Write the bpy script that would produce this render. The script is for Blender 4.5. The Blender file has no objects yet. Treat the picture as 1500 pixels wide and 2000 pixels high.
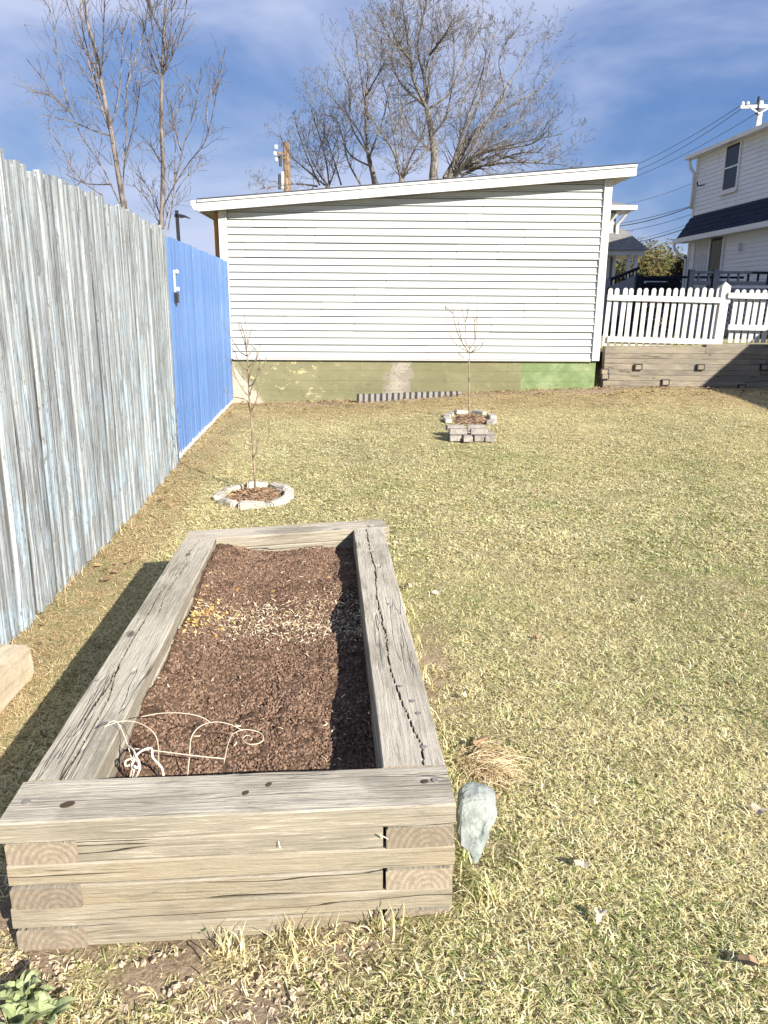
import bpy, math, random
import numpy as np
from mathutils import Vector, Matrix, noise as mnoise

# ------------------------------------------------------------------ camera, world, sun, exposure
S = bpy.context.scene
COL = S.collection
TH = math.radians(14.9); RO = math.radians(.4); CAMH = 1.45; FPX = 1500.0
cam_d = bpy.data.cameras.new('camera'); cam = bpy.data.objects.new('camera', cam_d); COL.objects.link(cam)
cam_d.sensor_fit = 'VERTICAL'; cam_d.sensor_height = 36; cam_d.sensor_width = 27; cam_d.lens = 27
cam_d.clip_start = .02; cam_d.clip_end = 1500
_f = Vector((0, math.cos(TH), -math.sin(TH))); _r0 = Vector((1, 0, 0)); _u0 = _r0.cross(_f)
_r = _r0*math.cos(RO) + _u0*math.sin(RO); _u = _r.cross(_f)
cam.matrix_world = Matrix(((_r.x, _u.x, -_f.x, 0), (_r.y, _u.y, -_f.y, 0), (_r.z, _u.z, -_f.z, CAMH), (0, 0, 0, 1)))
S.camera = cam
S.view_settings.view_transform = 'Standard'; S.view_settings.look = 'None'
S.view_settings.exposure = 1.05; S.view_settings.gamma = 1.0
S.view_settings.use_curve_mapping = False
SUNV = Vector((.41, -.52, .345)).normalized()          # towards the sun
SUN_EL = math.asin(SUNV.z); SUN_ROT = math.atan2(SUNV.x, SUNV.y)
sd = bpy.data.lights.new('sun', 'SUN'); so = bpy.data.objects.new('sun', sd); COL.objects.link(so)
sd.energy = 5.0; sd.angle = math.radians(.53); sd.color = (1, .945, .85)
so.rotation_euler = SUNV.to_track_quat('Z', 'Y').to_euler(); so.location = SUNV*40

W = bpy.data.worlds.new('World'); S.world = W; W.use_nodes = True
nt = W.node_tree; N = nt.nodes; L = nt.links
for n in list(N): N.remove(n)
out = N.new('ShaderNodeOutputWorld'); bg = N.new('ShaderNodeBackground'); L.new(bg.outputs[0], out.inputs[0])
sky = N.new('ShaderNodeTexSky'); sky.sky_type = 'NISHITA'; sky.sun_disc = False
sky.sun_elevation = SUN_EL; sky.sun_rotation = SUN_ROT; sky.air_density = 1.0; sky.dust_density = .4; sky.ozone_density = 2.2
bg.inputs['Strength'].default_value = .05
tc = N.new('ShaderNodeTexCoord')
# flatten the nadir-to-zenith fall-off a little towards one clear winter blue
mixb = N.new('ShaderNodeMix'); mixb.data_type = 'RGBA'; mixb.inputs['Factor'].default_value = .62
L.new(sky.outputs[0], mixb.inputs[6]); mixb.inputs[7].default_value = (1.15, 2.5, 6.3, 1)
# soft cirrus
mp = N.new('ShaderNodeMapping'); mp.inputs['Scale'].default_value = (1.0, 1.0, 2.6); mp.inputs['Rotation'].default_value = (.2, .35, .4)
mp.inputs['Location'].default_value = (.3, .1, .25)
L.new(tc.outputs['Generated'], mp.inputs[0])
n1 = N.new('ShaderNodeTexNoise'); n1.inputs['Scale'].default_value = 2.3; n1.inputs['Detail'].default_value = 6; n1.inputs['Roughness'].default_value = .52; n1.inputs['Distortion'].default_value = .35
L.new(mp.outputs[0], n1.inputs['Vector'])
r1 = N.new('ShaderNodeMapRange'); r1.interpolation_type = 'SMOOTHSTEP'
r1.inputs['From Min'].default_value = .40; r1.inputs['From Max'].default_value = .68; r1.inputs['To Max'].default_value = .85
L.new(n1.outputs[0], r1.inputs['Value'])
mixc = N.new('ShaderNodeMix'); mixc.data_type = 'RGBA'
L.new(r1.outputs[0], mixc.inputs['Factor']); L.new(mixb.outputs[2], mixc.inputs[6]); mixc.inputs[7].default_value = (6.6, 7.2, 9.4, 1)
L.new(mixc.outputs[2], bg.inputs['Color'])

# ------------------------------------------------------------------ helpers
rnd = random.Random(7)
CC = Vector((0, 0, CAMH))
def ray(x, y): return _f*FPX + _r*(x-750) - _u*(y-1000)
def atY(x, y, Y): r = ray(x, y); return CC + r*(Y/r.y)
def atZ(x, y, z): r = ray(x, y); return CC + r*((z-CAMH)/r.z)
def sstep(v, a, b):
    t = min(1, max(0, (v-a)/(b-a))); return t*t*(3-2*t)
def nz(x, y, z=0, s=1.0): return mnoise.noise(Vector((x*s, y*s, z*s)))

class MB:
    def __init__(self): self.v = []; self.f = []
    def add(self, vs, fs):
        o = len(self.v); self.v += [tuple(p) for p in vs]; self.f += [tuple(i+o for i in f) for f in fs]
    def box(self, a, b, M=None):
        x0, y0, z0 = a; x1, y1, z1 = b
        vs = [Vector(p) for p in ((x0,y0,z0),(x1,y0,z0),(x1,y1,z0),(x0,y1,z0),(x0,y0,z1),(x1,y0,z1),(x1,y1,z1),(x0,y1,z1))]
        if M is not None: vs = [M @ p for p in vs]
        self.add(vs, [(0,3,2,1),(4,5,6,7),(0,1,5,4),(1,2,6,5),(2,3,7,6),(3,0,4,7)])
    def bar(self, p, q, w, h):                    # box beam from p to q, w across, h high
        p = Vector(p); q = Vector(q); d = (q-p); l = d.length; d.normalize()
        s = d.cross(Vector((0,0,1)))
        if s.length < 1e-3: s = Vector((1,0,0))
        s.normalize(); u = s.cross(d)
        vs = [p+s*a*w/2+u*b*h/2 for a, b in ((-1,-1),(1,-1),(1,1),(-1,1))]
        vs += [v+d*l for v in vs]
        self.add(vs, [(3,2,1,0),(4,5,6,7),(0,1,5,4),(1,2,6,5),(2,3,7,6),(3,0,4,7)])
    def prism(self, poly, h, M=None):             # closed poly (x,y) extruded 0..h in z
        n = len(poly)
        vs = [Vector((p[0], p[1], 0)) for p in poly] + [Vector((p[0], p[1], h)) for p in poly]
        if M is not None: vs = [M @ v for v in vs]
        self.add(vs, [tuple(range(n-1,-1,-1)), tuple(range(n,2*n))] + [(i,(i+1)%n,n+(i+1)%n,n+i) for i in range(n)])
    def tube(self, pts, rad, n=6, cap=True):
        pts = [Vector(p) for p in pts]; m = len(pts)
        if not hasattr(rad, '__len__'): rad = [rad]*m
        up = None; o = len(self.v)
        for i, p in enumerate(pts):
            t = (pts[min(i+1,m-1)] - pts[max(i-1,0)])
            if t.length < 1e-9: t = Vector((0,0,1))
            t.normalize()
            if up is None: up = t.orthogonal().normalized()
            else:
                up = up - t*up.dot(t)
                up = up.normalized() if up.length > 1e-6 else t.orthogonal().normalized()
            b = t.cross(up)
            for k in range(n):
                a = 2*math.pi*k/n; self.v.append(tuple(p + (up*math.cos(a)+b*math.sin(a))*rad[i]))
        for i in range(m-1):
            for k in range(n):
                a = o+i*n+k; b2 = o+i*n+(k+1)%n
                self.f.append((a, b2, b2+n, a+n))
        if cap:
            self.f.append(tuple(o+n-1-k for k in range(n))); self.f.append(tuple(o+(m-1)*n+k for k in range(n)))
    def build(self, name, mat, parent=None, smooth=False, kind=None, mesh_only=False):
        me = bpy.data.meshes.new(name); me.from_pydata(self.v, [], self.f); me.update()
        if mat: me.materials.append(mat)
        if smooth: me.polygons.foreach_set('use_smooth', [True]*len(me.polygons))
        if mesh_only: return me
        o = bpy.data.objects.new(name, me); COL.objects.link(o)
        if parent: o.parent = parent
        if kind: o['kind'] = kind
        return o
def tag(o, label=None, cat=None, group=None, kind=None):
    if label: o['label'] = label
    if cat: o['category'] = cat
    if group: o['group'] = group
    if kind: o['kind'] = kind
    return o
def empty(name, loc=(0,0,0), rz=0, label=None, cat=None, group=None):
    o = bpy.data.objects.new(name, None); COL.objects.link(o); o.location = loc; o.rotation_euler = (0,0,rz)
    o.empty_display_size = .1
    return tag(o, label, cat, group)
def inst(me, name, parent=None, loc=(0,0,0), rot=(0,0,0), sc=(1,1,1)):
    o = bpy.data.objects.new(name, me); COL.objects.link(o); o.location = loc; o.rotation_euler = rot; o.scale = sc
    if parent: o.parent = parent
    return o
def fattr(me, name, vals):
    a = me.attributes.new(name, 'FLOAT', 'POINT'); a.data.foreach_set('value', list(vals))

# ---- node material helper
class NM:
    def __init__(self, name, rough=.8, spec=.3):
        self.m = bpy.data.materials.new(name); self.m.use_nodes = True
        self.t = self.m.node_tree; self.n = self.t.nodes; self.l = self.t.links
        self.b = self.n['Principled BSDF']; self.b.inputs['Roughness'].default_value = rough
        self.b.inputs['Specular IOR Level'].default_value = spec
        self.tc = self.n.new('ShaderNodeTexCoord'); self.geo = None; self.oi = None
    def pos(self):
        if not self.geo: self.geo = self.n.new('ShaderNodeNewGeometry')
        return self.geo.outputs['Position']
    def obj(self, scale=(1,1,1), rand=False, world=False):
        mp = self.n.new('ShaderNodeMapping'); mp.inputs['Scale'].default_value = scale
        self.l.new(self.pos() if world else self.tc.outputs['Object'], mp.inputs[0])
        if rand:
            c = self.n.new('ShaderNodeCombineXYZ')
            for i, k in enumerate((37.0, 53.0, 71.0)):
                mm = self.math('MULTIPLY', self.rand(), k); self.l.new(mm, c.inputs[i])
            a = self.n.new('ShaderNodeVectorMath'); a.operation = 'ADD'
            self.l.new(mp.outputs[0], a.inputs[0]); self.l.new(c.outputs[0], a.inputs[1]); return a.outputs[0]
        return mp.outputs[0]
    def rand(self):
        if not self.oi: self.oi = self.n.new('ShaderNodeObjectInfo')
        return self.oi.outputs['Random']
    def noise(self, vec, scale, detail=4, rough=.55, dist=0):
        x = self.n.new('ShaderNodeTexNoise'); x.inputs['Scale'].default_value = scale; x.inputs['Detail'].default_value = detail
        x.inputs['Roughness'].default_value = rough; x.inputs['Distortion'].default_value = dist
        self.l.new(vec, x.inputs['Vector']); return x.outputs[0]
    def math(self, op, a, b=None, clamp=False):
        x = self.n.new('ShaderNodeMath'); x.operation = op; x.use_clamp = clamp
        for i, v in enumerate((a, b)):
            if v is None: continue
            if isinstance(v, (int, float)): x.inputs[i].default_value = v
            else: self.l.new(v, x.inputs[i])
        return x.outputs[0]
    def rng(self, v, a, b, c=0, d=1, smooth=True):
        x = self.n.new('ShaderNodeMapRange'); x.interpolation_type = 'SMOOTHSTEP' if smooth else 'LINEAR'
        self.l.new(v, x.inputs['Value'])
        for k, q in zip(('From Min','From Max','To Min','To Max'), (a,b,c,d)): x.inputs[k].default_value = q
        return x.outputs[0]
    def mix(self, f, a, b, mode='MIX'):
        x = self.n.new('ShaderNodeMix'); x.data_type = 'RGBA'; x.blend_type = mode
        if isinstance(f, (int, float)): x.inputs['Factor'].default_value = f
        else: self.l.new(f, x.inputs['Factor'])
        for i, v in ((6, a), (7, b)):
            if isinstance(v, tuple): x.inputs[i].default_value = (v + (1,))[:4]
            else: self.l.new(v, x.inputs[i])
        return x.outputs[2]
    def attr(self, name):
        x = self.n.new('ShaderNodeAttribute'); x.attribute_name = name; return x.outputs['Fac']
    def sep(self, v):
        x = self.n.new('ShaderNodeSeparateXYZ'); self.l.new(v, x.inputs[0]); return x.outputs
    def col(self, c):
        if isinstance(c, tuple): self.b.inputs['Base Color'].default_value = (c + (1,))[:4]
        else: self.l.new(c, self.b.inputs['Base Color'])
    def bump(self, h, strength=.5, dist=.01):
        x = self.n.new('ShaderNodeBump'); x.inputs['Strength'].default_value = strength; x.inputs['Distance'].default_value = dist
        self.l.new(h, x.inputs['Height']); self.l.new(x.outputs[0], self.b.inputs['Normal'])
    def val(self, c, f, amt):                       # brighten / darken by factor field f in 0..1
        g = self.rng(f, 0, 1, 1-amt, 1+amt, False)
        x = self.n.new('ShaderNodeCombineColor')
        for i in range(3): self.l.new(g, x.inputs[i])
        return self.mix(1.0, c, x.outputs[0], 'MULTIPLY')

def plain(name, c, rough=.7, spec=.3, var=.12, sc=6.0, bump=0):
    m = NM(name, rough, spec); v = m.obj(world=True); f = m.noise(v, sc, 5)
    m.col(m.val(c, f, var*2)); 
    if bump: m.bump(m.noise(v, sc*12, 4), bump, .004)
    return m.m

M = {}
# weathered, once painted board fence: long grain runs along local z
def fence_wood():
    m = NM('weathered_board', .85, .15)
    cr = m.rng(m.math('ABSOLUTE', m.math('SUBTRACT', m.noise(m.obj((1,1,.03), True), 24, 3, .5), .5)), .0, .02, 1, 0)
    g = m.noise(m.obj((1,1,.035), True), 95, 5, .65)
    g2 = m.noise(m.obj((1,1,.05), True), 22, 4, .6, .3)
    blot = m.noise(m.obj((1,1,.45), True), 9, 6, .7)
    spk = m.noise(m.obj((1,1,.55), True), 45, 3, .6)
    c = m.mix(m.rng(g, .38, .66), (.19,.20,.205), (.335,.36,.37))
    c = m.mix(m.rng(g2, .45, .7), c, (.40,.43,.435))
    z = m.sep(m.tc.outputs['Object'])[2]
    low = m.rng(z, .3, 1.7, 1, 0)
    c = m.mix(m.math('MULTIPLY', m.rng(blot, .45, .62), m.math('ADD', m.math('MULTIPLY', low, .6), .3)), c, (.32,.40,.46))
    pe = m.math('MULTIPLY', m.rng(blot, .52, .60), m.rng(g, .45, .62))
    c = m.mix(m.math('MULTIPLY', m.rng(spk, .62, .68), m.rng(g, .35, .6, .4, .9)), c, (.17,.155,.135))
    c = m.mix(m.rng(g, .30, .41, .75, 0), c, (.11,.105,.10))
    yy = m.math('ABSOLUTE', m.sep(m.tc.outputs['Object'])[1])
    eg = m.rng(m.math('ADD', yy, m.math('MULTIPLY', g2, .016)), .046, .052)
    c = m.mix(m.math('MULTIPLY', eg, .9), c, (.07,.065,.06))
    c = m.mix(m.math('MULTIPLY', cr, .4), c, (.09,.085,.08))
    c = m.val(c, m.rand(), .13)
    m.col(c); m.bump(m.math('ADD', g, m.math('MULTIPLY', m.math('ADD', spk, cr), -.7)), 1.0, .008); return m.m
M['board'] = fence_wood()
def blue_paint():
    m = NM('blue_painted_board', .5, .35)
    g = m.noise(m.obj((1,1,.04), True), 60, 5, .6)
    b = m.noise(m.obj((1,1,.3)), 3, 5, .6)
    c = m.mix(m.rng(b, .35, .7), (.085,.18,.42), (.13,.24,.49))
    c = m.mix(m.rng(g, .56, .74, 0, .55), c, (.27,.41,.68))
    nk = m.noise(m.obj((1,1,.5), True), 22, 4, .7); c = m.mix(m.rng(nk, .66, .70, 0, .6), c, (.06,.10,.22)); c = m.mix(m.rng(nk, .30, .34, .4, 0), c, (.35,.46,.62))
    c = m.mix(m.rng(g, .30, .42, .6, 0), c, (.05,.12,.36))
    z = m.sep(m.tc.outputs['Object'])[2]
    e = m.math('ADD', z, m.math('MULTIPLY', m.noise(m.obj((1,1,.2), True), 30, 3), -.09))
    c = m.mix(m.rng(e, -.01, .012, .85, 0), c, (.66,.63,.56))
    m.col(m.val(c, m.rand(), .12)); m.bump(g, .9, .005); return m.m
M['blue'] = blue_paint()
# bed timber: long grain runs along local x, end grain rings across
def timber_mat(name, top, face, stain, bl=1.0):
    m = NM(name, .82, .2)
    g = m.noise(m.obj((.055,1,1), True), 110, 6, .68)
    g2 = m.noise(m.obj((.22,1,1), True), 20, 6, .72, .8)
    pat = m.noise(m.obj((.7,1.4,1.4), True), 3.2, 5, .6)
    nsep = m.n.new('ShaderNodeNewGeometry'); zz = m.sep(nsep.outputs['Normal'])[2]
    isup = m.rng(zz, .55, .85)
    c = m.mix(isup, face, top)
    c = m.mix(m.rng(pat, .4, .68, 0, .6), c, stain)
    gp = m.noise(m.obj((.35,1,1), True), 7, 5, .65); c = m.mix(m.rng(gp, .5, .66, 0, .6), c, tuple(k*.66 for k in face))
    dk = tuple(k*.42 for k in face)
    c = m.mix(m.rng(g, .26, .46, .5, 0), c, dk)
    c = m.mix(m.rng(g, .52, .72, 0, .6), c, tuple(min(.8, k*1.3) for k in top))
    c = m.mix(m.rng(g2, .3, .44, .55, 0), c, tuple(k*.6 for k in face))
    c = m.mix(m.rng(m.noise(m.obj((.25,1,1), True), 26, 4, .7), .60, .72, 0, .55), c, tuple(k*.5 for k in top))
    # knots: cells stretched along the grain
    vo = m.n.new('ShaderNodeTexVoronoi'); vo.inputs['Scale'].default_value = 3.1; m.l.new(m.obj((.75,1.6,1.6), True), vo.inputs['Vector'])
    kn = vo.outputs['Distance']; c = m.mix(m.rng(kn, .035, .085, .85, 0), c, tuple(k*.3 for k in face))
    ckm = m.math('MULTIPLY', m.rng(m.math('ABSOLUTE', m.math('SUBTRACT', m.noise(m.obj((.06,1,1), True), 13, 3, .55), .5)), .0, .014, 1, 0), m.rng(m.noise(m.obj((.5,1,1), True), 2.5, 2), .48, .58))
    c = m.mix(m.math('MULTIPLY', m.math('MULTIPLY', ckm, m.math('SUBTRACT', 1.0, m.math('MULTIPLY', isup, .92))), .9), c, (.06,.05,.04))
    gl = m.noise(m.obj((.018,1,1), True), 150, 3, .6); c = m.mix(m.rng(gl, .62, .70, 0, .7), c, tuple(k*.4 for k in face))
    c = m.val(c, m.rand(), .05*bl)
    ck = m.attr('crack'); c = m.mix(m.rng(ck, .22, .7), c, (.03,.025,.02))
    m.col(c); m.bump(m.math('SUBTRACT', m.math('ADD', g, m.math('MULTIPLY', g2, .8)), ckm), 1.0, .006); return m.m
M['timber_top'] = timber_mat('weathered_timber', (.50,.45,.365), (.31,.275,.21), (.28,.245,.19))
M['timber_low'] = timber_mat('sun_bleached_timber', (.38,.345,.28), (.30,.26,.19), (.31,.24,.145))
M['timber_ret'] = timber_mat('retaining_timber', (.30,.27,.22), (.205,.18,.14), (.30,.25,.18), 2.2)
def endgrain():
    m = NM('end_grain', .9, .1)
    w = m.n.new('ShaderNodeTexWave'); w.wave_type = 'RINGS'; w.rings_direction = 'X'; w.inputs['Scale'].default_value = 22; w.inputs['Distortion'].default_value = 1.2
    w.inputs['Detail'].default_value = 3; eo = m.n.new('ShaderNodeMapping'); eo.inputs['Location'].default_value = (0,.02,.03); m.l.new(m.tc.outputs['Object'], eo.inputs[0]); m.l.new(eo.outputs[0], w.inputs['Vector'])
    n = m.noise(m.obj((1,1,1), True), 60, 5, .7)
    c = m.mix(m.rng(w.outputs['Fac'], .1, .9), (.25,.205,.15), (.32,.265,.20))
    c = m.mix(m.rng(n, .3, .62, .8, 0), c, (.20,.165,.125)); m.col(m.val(c, m.rand(), .2)); m.bump(n, .9, .004); return m.m
M['end'] = endgrain()
def siding_mat(name, c0, dirt):
    m = NM(name, .38, .4)
    v = m.obj((.25,1,1), world=True); n = m.noise(v, 2.2, 5, .6); n2 = m.noise(m.obj((.02,1,1), world=True), 200, 3, .6)
    c = m.mix(m.rng(n, .45, .75, 0, .5), c0, dirt)
    c = m.mix(m.rng(m.noise(m.obj((.5,1,1.6), world=True), 1.1, 4, .6), .52, .72, 0, .38), c, (.44,.50,.37))
    c = m.val(c, n2, .05); m.col(c)
    m.bump(m.math('ADD', n2, m.math('MULTIPLY', m.noise(m.obj((.2,1,1), world=True), 6, 2), 3)), .25, .004); return m.m
M['siding'] = siding_mat('white_vinyl_siding', (.46,.475,.46), (.35,.375,.35))
M['trim'] = plain('white_trim', (.56,.56,.545), .45, .4, .05, 3)
M['soffit'] = plain('grey_soffit', (.42,.40,.38), .6, .3, .08, 5)
M['asphalt_roof'] = plain('dark_roofing', (.06,.06,.065), .9, .1, .2, 20)
M['shed_wood'] = plain('orange_plywood', (.45,.27,.12), .8, .2, .2, 5)
M['soil'] = None
def foundation_mat():
    m = NM('olive_painted_foundation', .75, .2)
    p = m.pos(); s = m.sep(p); X = s[0]; Zc = s[2]
    n = m.noise(m.obj((.6,1,1), world=True), 2.5, 5, .6); f = m.noise(m.obj((.9,1,1.5), world=True), 9, 6, .72)
    c = m.mix(m.rng(n, .35, .7), (.17,.163,.088), (.22,.207,.118))
    # bright green stretch at the right end
    gx = m.math('ADD', X, m.math('MULTIPLY', f, .10))
    gm = m.rng(gx, 1.985, 2.0)
    grn = m.mix(m.rng(m.noise(m.obj(world=True), 3.3, 5, .65), .4, .65), (.145,.20,.085), (.235,.29,.15))
    c = m.mix(gm, c, grn)
    # worn grey-mauve patch in the middle
    dx = m.math('ABSOLUTE', m.math('SUBTRACT', m.math('ADD', X, m.math('MULTIPLY', Zc, -.22)), .10))
    pm = m.rng(m.math('ADD', dx, m.math('MULTIPLY', f, .6)), .43, .47, 1, 0)
    c = m.mix(m.math('MULTIPLY', pm, .85), c, m.mix(m.rng(f, .4, .6), (.25,.215,.18), (.36,.32,.27)))
    # raw whitish corner at the left end
    lm = m.rng(m.math('ADD', m.math('ADD', X, m.math('MULTIPLY', Zc, .75)), m.math('MULTIPLY', f, .3)), -1.55, -1.42, 1, 0)
    c = m.mix(lm, c, (.42,.38,.30))
    # flaked paint showing yellow
    reg = m.rng(X, -1.05, -.55, 1, .12)
    fl = m.math('MULTIPLY', m.rng(f, .58, .60), m.math('MULTIPLY', reg, m.rng(m.noise(m.obj(world=True), 2.1, 2), .40, .50)))
    c = m.mix(fl, c, (.44,.38,.20))
    fl2 = m.math('MULTIPLY', m.rng(f, .66, .69), m.rng(X, .5, 2.2, .1, .6))
    c = m.mix(fl2, c, (.55,.52,.36))
    dk = m.math('MULTIPLY', m.rng(m.noise(m.obj((1,1,1.4), world=True), 17, 5, .75), .60, .64), .75)
    c = m.mix(dk, c, (.12,.10,.075))
    m.col(c); m.bump(f, .5, .005); return m.m
M['found'] = foundation_mat()
def white_paint():
    m = NM('chipped_white_paint', .55, .3)
    f = m.noise(m.obj((1,1,.35), True), 17, 6, .72); g = m.noise(m.obj((1,1,.3), True), 4, 3)
    c = m.val((.53,.525,.505), g, .14); c = m.mix(m.rng(f, .655, .69), c, (.28,.25,.21)); m.col(c); m.bump(f, .3, .003); return m.m
M['white'] = white_paint()
M['house_siding'] = siding_mat('grey_white_siding', (.66,.66,.68), (.60,.60,.62))
M['house_trim'] = plain('house_trim', (.68,.67,.66), .5, .3, .05, 3)
M['shingle'] = plain('navy_shingle', (.022,.028,.055), .85, .2, .3, 9, .4)
M['glass'] = NM('dark_window_glass', .12, .15).m; M['glass'].node_tree.nodes['Principled BSDF'].inputs['Base Color'].default_value = (.035,.04,.05,1)
M['curtain'] = plain('curtain', (.5,.5,.48), .9, .1, .3, 14)
M['navy'] = plain('navy_painted_wood', (.016,.021,.036), .85, .06, .2, 8)
M['bark'] = None
def bark(name, a, b, sc=30):
    m = NM(name, .85, .15); n = m.noise(m.obj((1,1,.3), world=True), sc, 5, .65); c = m.mix(m.rng(n, .38, .64), a, b); m.col(c); m.bump(n, .7, .01); return m.m
M['bark'] = bark('grey_brown_bark', (.075,.065,.058), (.27,.24,.21))
M['bark_young'] = bark('young_tree_bark', (.08,.066,.06), (.24,.205,.185))
M['sapling'] = bark('sapling_bark', (.15,.11,.08), (.36,.28,.20), 60)
M['conifer'] = None
M['paver'] = None
def stone(name, a, b, c2, sc=18):
    m = NM(name, .88, .2); n = m.noise(m.obj((1,1,1), True), sc, 6, .7); n2 = m.noise(m.obj((1,1,1), True), sc*5, 3, .7)
    c = m.mix(m.rng(n, .35, .65), a, b); c = m.mix(m.rng(n2, .58, .7, 0, .7), c, c2); m.col(m.val(c, m.rand(), .1)); m.bump(m.math('ADD', n, m.math('MULTIPLY', n2, .5)), .8, .006); return m.m
M['paver'] = stone('grey_concrete_paver', (.34,.31,.28), (.45,.42,.38), (.22,.19,.17))
M['brick'] = stone('grey_brick', (.25,.225,.20), (.37,.34,.305), (.15,.13,.115)); M['edger'] = stone('pale_concrete_edger', (.38,.355,.31), (.52,.49,.43), (.30,.26,.22))
M['slate'] = stone('blue_grey_stone', (.22,.25,.235), (.36,.385,.35), (.13,.14,.13), 14)
M['sandblock'] = stone('sand_coloured_block', (.50,.42,.30), (.60,.52,.39), (.38,.28,.18), 7)
M['metal_nail'] = plain('rusty_screw', (.22,.20,.18), .5, .5, .2, 60)
M['wire'] = plain('cream_wire', (.60,.52,.40), .55, .4, .15, 30)
M['rope'] = plain('cream_rope', (.72,.66,.53), .9, .1, .15, 60)
M['pole_wood'] = bark('utility_pole_wood', (.15,.095,.055), (.30,.21,.13), 12)
M['pole_white'] = plain('pale_pole', (.72,.72,.72), .6, .3, .06, 6)  # the pole's own white colour
M['ceramic'] = plain('white_insulator', (.78,.78,.78), .25, .5, .05, 6)
M['cable'] = plain('black_cable', (.10,.11,.13), .6, .3, .1, 3)
M['black'] = plain('black_metal', (.02,.02,.022), .5, .4, .1, 6)
M['car'] = plain('white_car_paint', (.72,.73,.75), .25, .5, .03, 2)
M['grey_siding'] = plain('grey_house_siding', (.22,.22,.20), .8, .2, .1, 2)
M['grey_roof'] = plain('grey_shingles', (.19,.185,.18), .9, .1, .25, 6)
M['leafbrown'] = plain('dry_leaf', (.30,.20,.12), .85, .2, .3, 30)
M['leafpale'] = plain('bleached_leaf', (.50,.43,.33), .8, .2, .2, 30)
M['leafyellow'] = plain('yellow_leaflet', (.66,.46,.08), .7, .2, .3, 60)
M['weed'] = plain('weed_leaf', (.27,.31,.15), .6, .3, .25, 40)
def stripes():
    m = NM('striped_edging', .85, .2); x = m.sep(m.tc.outputs['Object'])[0]
    t = m.math('SINE', m.math('MULTIPLY', x, 2*math.pi/.078)); n = m.noise(m.obj((1,1,1), True), 30, 4, .7)
    c = m.mix(m.rng(m.math('ADD', t, m.math('MULTIPLY', n, .5)), .35, .75), (.27,.255,.235), (.05,.047,.045)); m.col(m.val(c, n, .2)); m.bump(n, .6, .004); return m.m
M['stripe'] = stripes()

# ------------------------------------------------------------------ ground
def gz(x, y):
    z = .12*sstep(y, 4, 11) + .19*sstep(y, 6, 11)*sstep(x, -1.5, 3.2) + .04*sstep(x, -.8, .3)
    z += .018*nz(x, y, 3, .9) + .008*nz(x, y, 8, 3.1)
    return z
def retaining_y(x): return 11.42 + (x-3.2)*.0
def dirt_at(x, y):
    d = 0
    if y < 1.75:  d = max(d, (.62+.5*nz(x,y,7,7))*sstep(.15-x+.12*nz(x,y,1,5), -.1, .35)*sstep(y, 1.02+.1*nz(x,y,2,6), 1.3))
    d = max(d, .9*sstep(y + .35*nz(x,y,5,2), 10.3, 10.95)*(1-sstep(x, 3.0, 3.4)*.6))
    d = max(d, .65*math.exp(-(((x-.16)/.22)**2 + ((y-2.75)/.75)**2)))
    d = max(d, .5*math.exp(-(((x-.25)/.18)**2 + ((y-1.85)/.3)**2)))
    fx = -1.6 - .063*(y-2); d = max(d, .35*sstep(fx+.35-x, 0, .3))
    d = max(d, .4*sstep(nz(x, y, 9, .9), .3, .6))
    return d
def ground_mat():
    m = NM('lawn_soil', .95, .1)
    n = m.noise(m.obj(world=True), 14, 6, .7); n2 = m.noise(m.obj(world=True), 90, 5, .75); n3 = m.noise(m.obj(world=True), .9, 4, .6)
    thatch = m.mix(m.rng(n2, .42, .66), (.24,.195,.085), (.86,.75,.42))
    thatch = m.mix(m.rng(n3, .45, .62, 0, .35), thatch, (.16,.17,.07))
    dirt = m.mix(m.rng(n2, .3, .7), (.27,.195,.13), (.52,.40,.28))
    c = m.mix(m.rng(m.attr('dirt'), .25, .75), thatch, dirt); m.col(m.val(c, n, .25))
    m.bump(m.math('ADD', n, n2), 1.0, .02); return m.m
M['ground'] = ground_mat()
def grid_mesh(xs, ys, zf, name, mat):
    nx, ny = len(xs), len(ys)
    vs = [(x, y, zf(x, y)) for y in ys for x in xs]
    fs = [(j*nx+i, j*nx+i+1, (j+1)*nx+i+1, (j+1)*nx+i) for j in range(ny-1) for i in range(nx-1)]
    me = bpy.data.meshes.new(name); me.from_pydata(vs, [], fs); me.update(); me.materials.append(mat)
    me.polygons.foreach_set('use_smooth', [True]*len(fs)); return me, vs
def frange(a, b, s): 
    n = int(round((b-a)/s)); return [a+(b-a)*i/n for i in range(n+1)]
xs = [-60,-40,-25,-15,-9,-6,-4] + frange(-3, 5, .07) + [5.5,6.5,8,11,15,25,40,60,100]
ys = [-60,-30,-15,-8,-4,-2,-.5] + frange(.3, 3, .04) + frange(3.1, 11.6, .1) + [12.5,14,18,25,40,70,120,220,420,800]
def gfull(x, y):
    if y > 11.55 : return gz(min(max(x,-3),6), 11.5)
    z = gz(min(max(x,-6),8), max(y, -2))
    if y < 3.2: 
        k = dirt_at(x, y) if abs(x) < 1.5 else 0
        z += (.006 + .016*k)*nz(x, y, 0, 23) + .012*k*nz(x,y,4,48)
    # mound of loose earth where the bed front meets the lawn on the left
    z -= .035*math.exp(-(((x+.55)/.5)**2 + ((y-1.25)/.28)**2))
    return z
me, vs = grid_mesh(xs, ys, gfull, 'ground', M['ground'])
fattr(me, 'dirt', [dirt_at(v[0], v[1]) if -4 < v[0] < 6 and 0 < v[1] < 12 else .2 for v in vs])
ground = inst(me, 'ground'); tag(ground, 'winter lawn ground with bare earth patches', None, None, 'structure')
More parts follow.
